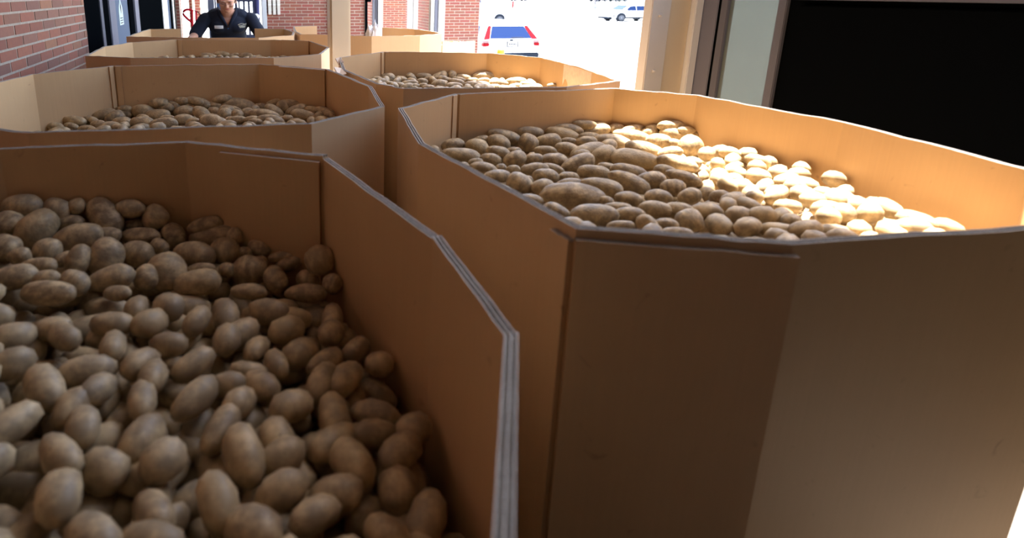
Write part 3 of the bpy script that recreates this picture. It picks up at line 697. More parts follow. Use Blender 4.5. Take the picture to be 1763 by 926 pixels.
('D',0.6515,2.7516,0.7457,-17,-5,0.0291,0.0172,'medium oval potato far left, back rows of the farther right bin'),
('D',0.7174,2.8379,0.7507,-7,9,0.0315,0.0131,'medium long potato far left, back rows of the farther right bin (left one)'),
('D',0.7192,2.7613,0.7463,36,45,0.0309,0.0255,'medium round potato far left, back rows of the farther right bin'),
('D',0.7715,2.7307,0.7469,-21,-9,0.0331,0.0165,'medium long potato far left, back rows of the farther right bin (right one)'),
('D',0.8348,2.7661,0.7475,-53,-40,0.0307,0.0206,'medium oval potato at left, back rows of the farther right bin'),
('D',0.8577,2.6519,0.7477,-17,-4,0.0274,0.0137,'small long potato at left, middle rows of the farther right bin'),
('D',0.9091,2.7791,0.7513,-17,-5,0.0391,0.0169,'large long potato at left, back rows of the farther right bin'),
('D',0.9749,2.7474,0.7489,4,22,0.0518,0.022,'large long potato left of middle, back rows of the farther right bin'),
('D',1.0473,2.7367,0.7589,62,52,0.028,0.0194,'small sunlit oval potato left of middle, back rows of the farther right bin'),
('D',0.6883,2.6223,0.746,-21,-9,0.0268,0.0109,'small long potato far left, middle rows of the farther right bin (left one)'),
('D',0.7163,2.5692,0.7463,-21,-9,0.0288,0.0131,'small long potato far left, middle rows of the farther right bin (right one)'),
('D',0.7751,2.5999,0.7469,-10,4,0.0413,0.0165,'large long potato far left, middle rows of the farther right bin'),
('D',0.7727,2.5248,0.7469,-7,9,0.0284,0.0114,'small long potato at left, front rows of the farther right bin'),
('D',0.8227,2.5268,0.7474,-14,0,0.0214,0.0119,'small oval potato at left, front rows of the farther right bin'),
('D',0.9084,2.55,0.7482,-7,9,0.0363,0.0193,'medium oval potato left of middle, middle rows of the farther right bin'),
('D',0.9519,2.5857,0.7487,-14,0,0.0147,0.0122,'small round potato left of middle, middle rows of the farther right bin'),
('D',1.0119,2.5861,0.7493,-22,-11,0.0396,0.0158,'large long potato left of middle, middle rows of the farther right bin'),
('D',1.0578,2.6567,0.7497,-24,-13,0.0332,0.0133,'medium right-tipped sunlit long potato right of middle, back rows of the farther right bin'),
('D',0.9575,2.4772,0.7487,-12,3,0.0401,0.016,'large long potato left of middle, front rows of the farther right bin'),
('D',1.1049,2.7138,0.7502,-19,-7,0.0389,0.0156,'large sunlit long potato right of middle, back rows of the farther right bin (left one)'),
('D',1.1101,2.6263,0.7503,-10,5,0.0302,0.0121,'medium sunlit long potato right of middle, back rows of the farther right bin (left one)'),
('D',1.053,2.4824,0.7497,-14,0,0.0405,0.0167,'large sunlit long potato right of middle, middle rows of the farther right bin'),
('D',1.2066,2.6989,0.7547,-14,0,0.0597,0.0239,'large sunlit long potato right of middle, back rows of the farther right bin (right one)'),
('D',1.1683,2.6112,0.7508,-14,0,0.0302,0.0121,'medium sunlit long potato right of middle, back rows of the farther right bin (right one)'),
('D',1.2014,2.5533,0.7512,-14,0,0.0272,0.0173,'small sunlit oval potato at right, middle rows of the farther right bin'),
('D',1.1132,2.4972,0.7503,-24,-13,0.0364,0.0146,'medium sunlit long potato right of middle, middle rows of the farther right bin'),
('D',1.0737,2.4182,0.7499,-14,0,0.0373,0.0149,'medium sunlit long potato right of middle, front rows of the farther right bin'),
('D',1.1278,2.4042,0.7504,-14,0,0.0326,0.0131,'medium sunlit long potato at right, front rows of the farther right bin'),
('D',0.8302,2.4665,0.7475,-14,0,0.0302,0.0121,'medium long potato at left, front rows of the farther right bin'),
('D',1.1957,2.4952,0.7511,-19,-7,0.0446,0.0191,'large sunlit long potato at right, middle rows of the farther right bin'),
('D',1.2939,2.5113,0.7521,-14,0,0.0516,0.0206,'large sunlit long potato far right, middle rows of the farther right bin (left one)'),
('D',1.2372,2.4051,0.7515,-10,4,0.0309,0.0139,'medium sunlit long potato far right, front rows of the farther right bin (left one)'),
('D',1.312,2.425,0.7523,-21,-9,0.0378,0.0151,'large sunlit long potato far right, middle rows of the farther right bin (right one)'),
('D',1.3382,2.3908,0.7525,-24,-13,0.0282,0.0113,'small right-tipped sunlit long potato far right, front rows of the farther right bin'),
('D',1.376,2.312,0.7653,-14,0,0.0257,0.0105,'small sunlit long potato far right, front rows of the farther right bin'),
('D',1.1338,2.4126,0.7505,-14,0,0.0277,0.0111,'small sunlit long potato at right, front rows of the farther right bin (left one)'),
('D',1.2703,2.3585,0.7519,-14,0,0.0335,0.0134,'medium sunlit long potato far right, front rows of the farther right bin (right one)'),
('D',1.1713,2.3728,0.7509,-14,0,0.0243,0.0105,'small sunlit long potato at right, front rows of the farther right bin (right one)'),
('E',0.5947,1.5282,0.735,-7,9,0.0345,0.0185,'medium oval potato far left, behind centre of the near right bin (left one)'),
('E',0.5766,1.4175,0.735,-19,-7,0.0533,0.0213,'large long potato far left, midway of the near right bin'),
('E',0.6571,1.4946,0.735,-20,-9,0.0328,0.0223,'medium oval potato far left, behind centre of the near right bin (right one)'),
('E',0.7006,1.5625,0.735,-7,9,0.0247,0.0137,'small oval potato far left, back row of the near right bin'),
('E',0.7442,1.5317,0.735,-27,-17,0.0342,0.0217,'medium right-tipped oval potato far left, behind centre of the near right bin (right one)'),
('E',0.7848,1.5838,0.7381,-22,-10,0.0505,0.021,'large long potato far left, back row of the near right bin'),
('E',0.8776,1.5922,0.7457,-14,0,0.0426,0.017,'large long potato at left, back row of the near right bin'),
('E',0.6943,1.4286,0.735,-24,-13,0.0331,0.0177,'medium right-tipped oval potato far left, behind centre of the near right bin (left one)'),
('E',0.6425,1.3682,0.735,-17,-4,0.0291,0.0158,'medium oval potato far left, midway of the near right bin'),
('E',0.7093,1.3537,0.735,-0,17,0.0318,0.0207,'medium oval potato at left, midway of the near right bin'),
('E',0.7596,1.3428,0.735,-14,0,0.0255,0.0158,'small oval potato at left, midway of the near right bin'),
('E',0.7478,1.436,0.735,-14,0,0.0205,0.0105,'small oval potato at left, behind centre of the near right bin'),
('E',0.8363,1.5184,0.735,-34,-25,0.0278,0.0245,'small round potato at left, behind centre of the near right bin'),
('E',0.9009,1.5154,0.735,-10,4,0.0384,0.0205,'large oval potato at left, back row of the near right bin'),
('E',0.9864,1.5767,0.735,-22,-10,0.0531,0.0213,'large right-tipped long potato left of middle, back row of the near right bin'),
('E',0.9631,1.5021,0.735,-14,0,0.0247,0.0105,'small long potato left of middle, back row of the near right bin'),
('E',1.0187,1.5898,0.7479,-20,-9,0.0434,0.0174,'large long potato left of middle, back row of the near right bin'),
('E',1.0743,1.5922,0.7595,-17,-4,0.0378,0.0151,'medium long potato left of middle, back row of the near right bin (left one)'),
('E',1.1084,1.5862,0.7412,-7,9,0.0527,0.0211,'large long potato right of middle, back row of the near right bin'),
('E',1.1868,1.58,0.7448,-17,-4,0.0264,0.0161,'small oval potato right of middle, back row of the near right bin'),
('E',1.0612,1.5374,0.735,-17,-4,0.034,0.0136,'medium long potato left of middle, back row of the near right bin (right one)'),
('E',1.0138,1.4805,0.735,-14,0,0.0314,0.0164,'medium oval potato left of middle, behind centre of the near right bin'),
('E',0.9102,1.4205,0.735,-24,-13,0.034,0.0182,'medium right-tipped oval potato left of middle, behind centre of the near right bin'),
('E',0.8363,1.417,0.735,-17,-4,0.0309,0.0128,'medium long potato at left, behind centre of the near right bin'),
('E',0.812,1.3263,0.735,-17,-4,0.0352,0.0182,'medium oval potato left of middle, midway of the near right bin'),
('E',0.9526,1.3824,0.735,-0,17,0.0517,0.0207,'large long potato left of middle, behind centre of the near right bin'),
('E',0.8538,1.2804,0.735,1,18,0.0479,0.0202,'large long potato left of middle, midway of the near right bin'),
('E',0.9704,1.3323,0.735,3,21,0.0379,0.0249,'large oval potato right of middle, midway of the near right bin'),
('E',1.0921,1.4638,0.735,-19,-7,0.0547,0.0219,'large long potato right of middle, behind centre of the near right bin'),
('E',1.0337,1.2834,0.735,-19,-7,0.0636,0.0254,'large long potato at right, midway of the near right bin'),
('E',1.1252,1.3645,0.735,-24,-13,0.0522,0.0221,'large sunlit long potato at right, behind centre of the near right bin'),
('E',1.1878,1.499,0.735,-24,-13,0.0567,0.0227,'large sunlit long potato at right, back row of the near right bin'),
('E',1.2233,1.5435,0.7457,-10,4,0.0376,0.0174,'medium sunlit long potato at right, back row of the near right bin'),
('E',1.2595,1.5085,0.7435,-14,0,0.0286,0.0171,'medium sunlit oval potato at right, back row of the near right bin'),
('E',1.3083,1.4602,0.747,-22,-10,0.045,0.021,'large right-tipped sunlit long potato far right, back row of the near right bin'),
('E',1.233,1.4337,0.735,-20,-9,0.0384,0.0219,'large sunlit oval potato at right, behind centre of the near right bin'),
('E',1.2665,1.4051,0.735,-20,-9,0.0217,0.0135,'small sunlit oval potato far right, behind centre of the near right bin'),
('E',1.1794,1.324,0.735,-7,8,0.0359,0.0153,'medium sunlit long potato at right, behind centre of the near right bin'),
('E',1.289,1.3692,0.735,-14,0,0.032,0.0293,'medium sunlit round potato far right, behind centre of the near right bin'),
('E',1.3058,1.4735,0.7728,-14,0,0.0421,0.0169,'large sunlit long potato far right, back row of the near right bin'),
('E',1.3332,1.4428,0.7644,-20,-9,0.0278,0.0139,'medium sunlit long potato far right, back row of the near right bin'),
('E',1.2694,1.5113,0.7599,-14,0,0.0229,0.0105,'small sunlit long potato at right, back row of the near right bin'),
('E',1.123,1.2301,0.735,-24,-13,0.0505,0.0202,'large long potato far right, midway of the near right bin'),
('E',1.172,1.2278,0.735,-20,-8,0.0217,0.0145,'small oval potato far right, midway of the near right bin'),
('E',1.3459,1.4326,0.7519,-14,0,0.0222,0.0111,'small sunlit long potato far right, back row of the near right bin'),
('E',1.042,1.1765,0.735,-23,-13,0.0276,0.0149,'small oval potato at right, before centre of the near right bin'),
('E',1.0468,1.1172,0.735,-27,-17,0.0421,0.0168,'large long potato far right, before centre of the near right bin'),
('E',0.9524,1.1172,0.735,-14,0,0.0336,0.0206,'medium oval potato at right, before centre of the near right bin'),
('E',0.8924,1.1169,0.735,-32,-23,0.0499,0.02,'large right-tipped long potato right of middle, before centre of the near right bin (right one)'),
('E',0.9472,1.1972,0.735,-21,-10,0.0435,0.0174,'large right-tipped long potato right of middle, before centre of the near right bin (middle one)'),
('E',0.9163,1.2348,0.735,-20,-8,0.028,0.0112,'medium long potato right of middle, midway of the near right bin'),
('E',0.8524,1.2059,0.735,-19,-7,0.0385,0.0176,'large long potato right of middle, before centre of the near right bin'),
('E',0.7712,1.1889,0.735,-14,0,0.0243,0.0121,'small long potato left of middle, before centre of the near right bin'),
('E',0.7162,1.2038,0.735,-20,-8,0.031,0.0188,'medium oval potato at left, before centre of the near right bin'),
('E',0.7187,1.2623,0.735,-10,4,0.0368,0.0161,'medium long potato at left, midway of the near right bin'),
('E',0.7706,1.2587,0.735,-27,-17,0.0279,0.0116,'medium right-tipped long potato at left, midway of the near right bin'),
('E',0.6645,1.2742,0.735,-14,0,0.0184,0.0105,'small oval potato far left, midway of the near right bin (right one)'),
('E',0.59,1.2981,0.735,-20,-8,0.0346,0.0161,'medium long potato far left, midway of the near right bin'),
('E',0.5946,1.3532,0.735,-14,0,0.0191,0.0105,'small oval potato far left, midway of the near right bin (left one)'),
('E',0.599,1.2295,0.735,-11,4,0.0331,0.0165,'medium long potato far left, before centre of the near right bin'),
('E',0.6281,1.1685,0.735,-38,-28,0.0302,0.0244,'medium round potato at left, before centre of the near right bin'),
('E',0.6596,1.1884,0.735,-14,0,0.013,0.0105,'small round potato at left, before centre of the near right bin'),
('E',0.6696,1.1335,0.735,-7,8,0.0272,0.0167,'small oval potato at left, before centre of the near right bin'),
('E',0.7459,1.1399,0.735,-14,0,0.0319,0.0128,'medium long potato left of middle, before centre of the near right bin'),
('E',0.8075,1.103,0.735,-21,-10,0.0472,0.0189,'large right-tipped long potato right of middle, before centre of the near right bin (left one)'),
('E',0.703,1.0595,0.735,-17,-4,0.0697,0.0279,'large long potato left of middle, front row of the near right bin'),
('E',0.8193,1.0222,0.735,-19,-7,0.0287,0.0148,'medium oval potato right of middle, front row of the near right bin (left one)'),
('E',0.9708,1.067,0.735,-14,0,0.0273,0.0189,'small oval potato far right, before centre of the near right bin'),
('E',0.8916,1.0177,0.735,-17,-4,0.029,0.015,'medium oval potato at right, front row of the near right bin'),
('E',0.965,1.0072,0.735,-4,12,0.0262,0.0161,'small oval potato far right, front row of the near right bin'),
('E',0.7605,1.0185,0.735,-27,-16,0.0157,0.0105,'small oval potato right of middle, front row of the near right bin'),
('E',0.6167,0.9824,0.735,-30,-20,0.0287,0.0175,'medium oval potato left of middle, front row of the near right bin'),
('E',0.6836,0.9527,0.735,-14,0,0.0466,0.0219,'large long potato right of middle, front row of the near right bin'),
('E',0.7621,0.9805,0.735,-17,-4,0.0284,0.0114,'medium long potato right of middle, front row of the near right bin'),
('E',0.7586,0.9408,0.735,-14,0,0.0303,0.0165,'medium oval potato right of middle, front row of the near right bin (right one)'),
('E',0.8321,0.9525,0.735,-17,-4,0.0338,0.0169,'medium long potato at right, front row of the near right bin'),
('E',0.878,0.9392,0.735,-17,-4,0.0282,0.0159,'medium oval potato far right, front row of the near right bin'),
('E',0.7045,0.8924,0.735,-14,0,0.0262,0.0105,'small long potato right of middle, front row of the near right bin'),
('E',0.759,0.8846,0.735,-61,-44,0.0231,0.0158,'small right-tipped oval potato at right, front row of the near right bin'),
('E',0.7984,0.8803,0.735,-17,-4,0.0229,0.0123,'small oval potato at right, front row of the near right bin'),
('E',0.8553,0.8858,0.735,-7,8,0.0251,0.0206,'small round potato far right, front row of the near right bin'),
('E',0.788,0.8393,0.735,-17,-4,0.0288,0.0115,'medium long potato far right, front row of the near right bin'),
('E',0.5991,1.0655,0.735,-17,-4,0.0294,0.0118,'medium long potato at left, front row of the near right bin'),
('E',0.5658,1.1438,0.735,-23,-12,0.0269,0.0124,'small long potato far left, before centre of the near right bin'),
('E',0.5498,1.3304,0.735,-14,0,0.014,0.0105,'small round potato far left, midway of the near right bin (left one)'),
('E',0.6395,1.2951,0.735,-14,0,0.0139,0.0105,'small round potato far left, midway of the near right bin (right one)')]
BNAME = {'A': 'potatoes heaped in the nearest left bin', 'B': 'potatoes in the second bin of the left row', 'C': 'potatoes in the third bin of the left row', 'D': 'potatoes in the farther right bin', 'E': 'potatoes in the near right bin'}
placed = {k: [] for k in POLY}
for i, (bk, x, y, z, az, el, a_, b_, lb) in enumerate(POTATOES):
    o = bpy.data.objects.new('potato', PM[(i * 7 + int(abs(x) * 100)) % 9]); COL.objects.link(o)
    X = Vector((math.cos(R(az)) * math.cos(R(el)), math.sin(R(az)) * math.cos(R(el)), math.sin(R(el))))
    q = X.to_track_quat('X', 'Z') @ Quaternion((1, 0, 0), random.uniform(0, 2 * PI))
    o.rotation_mode = 'QUATERNION'; o.rotation_quaternion = q
    o.location = (x, y, z); o.scale = (a_ * 1.08, b_ * 1.22, b_ * 1.22)
    tag(o, lb, 'potato', BNAME[bk]); placed[bk].append((x, y, z, max(b_, a_ * .7)))

# filler potatoes: beneath and around the ones above
def inside(P, x, y, mrg):
    n = len(P); A_ = sum(P[i][0]*P[(i+1)%n][1] - P[(i+1)%n][0]*P[i][1] for i in range(n)); sg = 1 if A_ > 0 else -1; md = 9
    for i in range(n):
        a, b = P[i], P[(i+1) % n]; ex, ey = b[0]-a[0], b[1]-a[1]; l = math.hypot(ex, ey)
        md = min(md, sg * (ex*(y-a[1]) - ey*(x-a[0])) / l)
    return md > mrg
LOW = [potato_mesh(300 + i, 2) for i in range(6)]
LV = []; 
for me in LOW:
    v = np.empty(len(me.vertices) * 3); me.vertices.foreach_get('co', v); f = np.empty(len(me.polygons) * 3, dtype=np.int64)
    me.polygons.foreach_get('vertices', f); LV.append((v.reshape(-1, 3), f.reshape(-1, 3)))
def heap_mesh(name, inst):
    V, F, nb = [], [], 0
    for (x, y, z, a_, b_, idx, q) in inst:
        v, f = LV[idx]; M_ = np.array(q.to_matrix())
        V.append((v * [a_, b_, b_]) @ M_.T + [x, y, z]); F.append(f + nb); nb += len(v)
    V = np.concatenate(V); F = np.concatenate(F)
    me = bpy.data.meshes.new(name); me.vertices.add(len(V)); me.vertices.foreach_set('co', V.ravel())
    me.loops.add(F.size); me.polygons.add(len(F)); me.loops.foreach_set('vertex_index', F.ravel().astype(np.int32))
    me.polygons.foreach_set('loop_start', np.arange(0, F.size, 3, dtype=np.int32)); me.update(calc_edges=True)
    me.polygons.foreach_set('use_smooth', [True] * len(F)); me.materials.append(POTS)
    o = bpy.data.objects.new(name, me); COL.objects.link(o); return o
HEAP = {'A': (.725, -.19, .040, .029), 'B': (.690, .045, .05, .026), 'C': (.765, 0, .05, .026), 'D': (.748, .01, .05, .026), 'E': (.735, 0, .044, .028), 'F': (.66, 0, .05, .026), 'G': (.56, 0, .05, .026)}
NEARN = 0
for bk, (z0, sx, av, bv) in HEAP.items():
    P = [tuple(p) for p in POLY[bk]]; cx = sum(p[0] for p in P) / len(P); inst = []
    if bk == 'A': cx = -.359
    xs = [p[0] for p in P]; ys = [p[1] for p in P]
    if bk in ('F', 'G'): layers = ((0, .07), (-.04, .06))
    else: layers = ((.0, .052), (-.030, .050), (-.058, .052), (-.086, .055))
    top = []
    for li, (dz, sp) in enumerate(layers):
        y = min(ys)
        row = 0
        while y < max(ys):
            x = min(xs) + (row % 2) * sp * .6
            while x < max(xs):
                px, py = x + random.uniform(-.35, .35) * sp, y + random.uniform(-.35, .35) * sp * .8
                a_ = av * random.uniform(.72, 1.05) * (.95 if bk == 'A' else .8); b_ = bv * random.uniform(.75, 1.0) * .82
                pz = z0 + sx * (px - cx) + dz + random.uniform(-.008, .008)
                x += sp * 1.25
                if not inside(P, px, py, T + a_ + .002): 
                    if not inside(P, px, py, T + b_ + .004): continue
                    a_ = b_ * 1.15
                if li == 0 and any((px - u[0])**2 + (py - u[1])**2 + (2.2*(pz-u[2]))**2 < (u[3] + .030)**2 for u in placed[bk]): continue
                if li == 1:
                    pz -= .006
                    if any((px - u[0])**2 + (py - u[1])**2 < (.022)**2 for u in placed[bk]): continue
                ang = random.uniform(0, PI); tl = random.uniform(-.35, .35)
                X = Vector((math.cos(ang) * math.cos(tl), math.sin(ang) * math.cos(tl), math.sin(tl)))
                q = X.to_track_quat('X', 'Z') @ Quaternion((1, 0, 0), random.uniform(0, 6.28))
                it = (px, py, pz, a_, b_, random.randrange(6), q)
                (top if li == 0 else inst).append(it)
            y += sp * .86; row += 1
    inst += top
    if inst:
        o = heap_mesh('potato_heap', inst)
        nm = {'A': 'mass of potatoes filling the nearest left bin under the counted ones', 'B': 'mass of potatoes filling the second left bin', 'C': 'mass of potatoes filling the third left bin', 'D': 'mass of potatoes filling the farther right bin', 'E': 'mass of potatoes filling the near right bin', 'F': 'mass of potatoes low in the farthest left bin', 'G': 'mass of potatoes low in the bin behind the column'}[bk]
        tag(o, nm, 'potatoes', None, 'stuff')

# ------------------------------------------------------------------ things on the platform, far end
def taged(o, l, c, g=None, k=None): return tag(o, l, c, g, k)
# torn cardboard sleeve standing to the right of the pale bin
t = empty('cardboard_sleeve', (1.97, 5.2, 0)); tag(t, 'low cardboard sleeve with a torn top edge before the brick pier', 'box')
bm = bmesh.new(); n = 16; prev = None
for k in range(n + 1):
    x = -.164 + .325 * k / n; z = .738 - (.0 if k < 3 else (.012 if k in (4, 5, 8) else random.uniform(0, .006)))
    cur = [bm.verts.new((x, -.2, 0)), bm.verts.new((x, -.2, z)), bm.verts.new((x, -.19, z - .002)), bm.verts.new((x, -.19, 0))]
    if prev:
        for i in range(4): bm.faces.new((prev[i], cur[i], cur[(i+1) % 4], prev[(i+1) % 4]))
    else: bm.faces.new(cur)
    prev = cur
bm.faces.new(prev); obj('front_panel', bm, t, [KRAFT_LT])
bx('side_panel', -.164, -.154, -.188, .2, 0, .70, KRAFT_LT, t); bx('side_panel', .151, .161, -.188, .2, 0, .70, KRAFT_LT, t)
bx('back_panel', -.152, .149, .19, .2, 0, .70, KRAFT, t)

# crumpled white liner sticking out of the pale bin
from mathutils import noise
bm = bmesh.new(); bmesh.ops.create_icosphere(bm, subdivisions=4, radius=1)
for v in bm.verts:
    p = v.co; f = 1 + .55 * noise.noise(p * 2.2 + Vector((3, 1, 7))) + .35 * abs(noise.noise(p * 6))
    v.co = Vector((p.x * .055, p.y * .07, p.z * .15)) * f
o = obj('plastic_liner', bm, None, PLASTIC_W); o.location = (1.055, 4.62, .745); tag(o, 'crumpled white plastic liner poking out of the pale bin', 'plastic')

# three pale conduit covers on the far brick wall
for k, (xa, xb) in enumerate(((.470, .530), (.550, .605), (.624, .680))):
    t = empty('conduit_cover', ((xa + xb) / 2, 10.29, .77))
    tag(t, ('leftmost', 'middle', 'rightmost')[k] + ' of three pale vertical covers on the far brick wall', 'cover', 'pale covers on the far wall')
    w = (xb - xa) / 2
    bx('cover_body', -w, w, -.09, 0.004, .17, .62, mat('cream_metal', rgb(214, 208, 196), .5), t, .006)
    bx('cover_foot', -w * .94, w * .94, -.075, 0.004, 0, .168, MATS['cream_metal'], t, .006)
    bx('joint_ring', -w * 1.02, w * 1.02, -.094, .004, .160, .176, WHITE, t, .003)

# dark gate with upright slats behind the person
t = empty('slatted_gate', (0.1, 9.3, 0)); tag(t, 'dark navy gate of upright slats standing behind the person', 'gate')
for (xa, xb) in ((-.255, -.216), (-.18, -.142), (-.128, -.101), (-.057, -.023), (.017, .05), (.088, .124), (.16, .196)):
    bx('slat', xa, xb, -.015, .015, .06, 1.01, NAVYP, t)
bx('top_rail', -.26, .2, -.02, .02, 1.006, 1.12, NAVYP, t, .004)
bx('bottom_rail', -.26, .2, -.02, .02, 0, .07, NAVYP, t, .004)
bx('middle_rail', -.26, .2, -.018, .018, .44, .50, NAVYP, t, .004)

# navy jacket and white bag hanging by the gate
bm = bmesh.new(); pr = [(.25, 1.30, .03, .02), (.252, 1.1, .035, .03), (.248, .95, .04, .035), (.25, .80, .03, .03), (.262, .70, .02, .02)]
rings = []
for (x, z, rx, ry) in pr:
    rings.append([bm.verts.new((x + rx * math.cos(a_) * (1 + .2 * math.sin(3 * a_)), 9.0 + ry * math.sin(a_), z)) for a_ in [2 * PI * k / 14 for k in range(14)]])
for a_, b_ in zip(rings, rings[1:]):
    for k in range(14): bm.faces.new((a_[k], a_[(k+1) % 14], b_[(k+1) % 14], b_[k]))
bm.faces.new(rings[0]); bm.faces.new(rings[-1])
tag(obj('jacket', bm, None, mat('violet_navy_cloth', rgb(52, 54, 96), .9), True), 'violet navy jacket hanging between the gate and the white post', 'jacket')
t = empty('white_bag', (.172, 6.6, .90)); tag(t, 'small white bundle with a strap behind the person\'s shoulder', 'bag')
bm = bmesh.new(); bmesh.ops.create_icosphere(bm, subdivisions=3, radius=1)
for v in bm.verts:
    p = v.co; f = 1 + .3 * noise.noise(p * 2 + Vector((9, 2, 1))); v.co = Vector((p.x * .034, p.y * .03, p.z * .028)) * f
obj('bundle', bm, t, PLASTIC_W, True)
bm = bmesh.new(); tube(bm, [(.015, 0, -.02), (.03, 0, -.06), (.05, 0, -.11), (.06, 0, -.2)], .005); obj('strap', bm, t, PLASTIC_W)
bm = bmesh.new(); tube(bm, [(.02, .01, -.03), (.03, .01, -.9)], .010); obj('stand', bm, t, BLACK)

# frames of the far doorway at the left
wf2 = empty('door_3'); wf2['kind'] = 'structure'
bx('door_frame', -.535, -.43, 10.25, 10.4, 0, 3.4, GREYP, wf2, .005)
bx('frame_strip', -.395, -.370, 9.58, 9.66, 0, 3.4, ALU, wf2)
bx('frame_strip', -.365, -.270, 9.6, 9.68, 0, 3.4, STEELB, wf2)
wb = empty('wall_outer'); wb['kind'] = 'structure'
bx('mortar_backing', -.875, -.765, 12.0, 12.3, 0, 3.4, MORTAR, wb)
brick_wall(wb, (-.875, 12.0, .02), (1, 0, 0), .11, .02, 2.7, BRICKF, (0, -1, 0), stuff_all=True)
bx('mortar_backing', -.92, -.858, 11.25, 11.5, 0, 3.4, MORTAR, wb)
brick_wall(wb, (-.92, 11.25, .02), (1, 0, 0), .06, .02, 2.7, BRICKF, (0, -1, 0), stuff_all=True)
# red hand truck
t = empty('hand_truck', (-.6, 7.5, 0)); tag(t, 'red hand truck with a looped handle standing left of the person', 'hand truck')
def loc(x, z): return (x + .6, 0, z)
bm = bmesh.new(); tube(bm, [loc(-.588, .20), loc(-.592, .70), loc(-.580, .94)], .0135, 10); obj('upright', bm, t, RED)
bm = bmesh.new(); tube(bm, [(.045, .05, .2), (.055, .04, .76), (.064, .03, .93)], .012, 10); obj('upright', bm, t, RED)
bm = bmesh.new(); tube(bm, [loc(-.583, .94), loc(-.63, .945), loc(-.660, .938), loc(-.682, .917), loc(-.688, .893), loc(-.675, .868), loc(-.64, .83), loc(-.592, .79)], .015, 10); obj('looped_handle', bm, t, RED)
bm = bmesh.new(); tube(bm, [(.03, .03, .93), (.075, .03, .925), (.105, .03, .89), (.118, .03, .84), (.112, .03, .76), (.105, .03, .3)], .005, 8); obj('cable', bm, t, RUB)
bm = bmesh.new(); tube(bm, [(.0, .02, .74), (.05, .04, .745)], .006, 8); obj('cross_bar', bm, t, RUB)
bm = bmesh.new(); tube(bm, [(.01, .02, .3), (.05, .04, .3)], .006, 8); obj('cross_bar', bm, t, RED)
bx('toe_plate', -.04, .12, -.16, .03, .0, .012, RED, t)
bx('axle_bracket', -.0, .06, .02, .09, .06, .2, RED, t, .004)
for xx in (-.05, .115):
    bm = bmesh.new(); cyl(bm, (xx, .07, .068), (1, 0, 0), .066, .035, 22); w_ = obj('wheel', bm, t, RUB)
    bm = bmesh.new(); cyl(bm, (xx, .07, .068), (1, 0, 0), .032, .04, 16); obj('wheel_hub', bm, w_, WHITE)

# yellow bollard in the car park
t = empty('bollard', (2.875 * 10 / 6, 10.0, LOT)); tag(t, 'yellow bollard whose top shows below the parked car\'s tail', 'bollard')
bm = bmesh.new(); H_ = .13 - LOT
tube(bm, [(0, 0, 0), (0, 0, H_ - .03), (0, 0, H_ - .008), (0, 0, H_)], .07, 20, 0, [.07, .07, .055, .02]); obj('post', bm, t, YEL)
bm = bmesh.new(); cyl(bm, (0, 0, .03), (0, 0, 1), .12, .06, 20); obj('footing', bm, t, CONC)

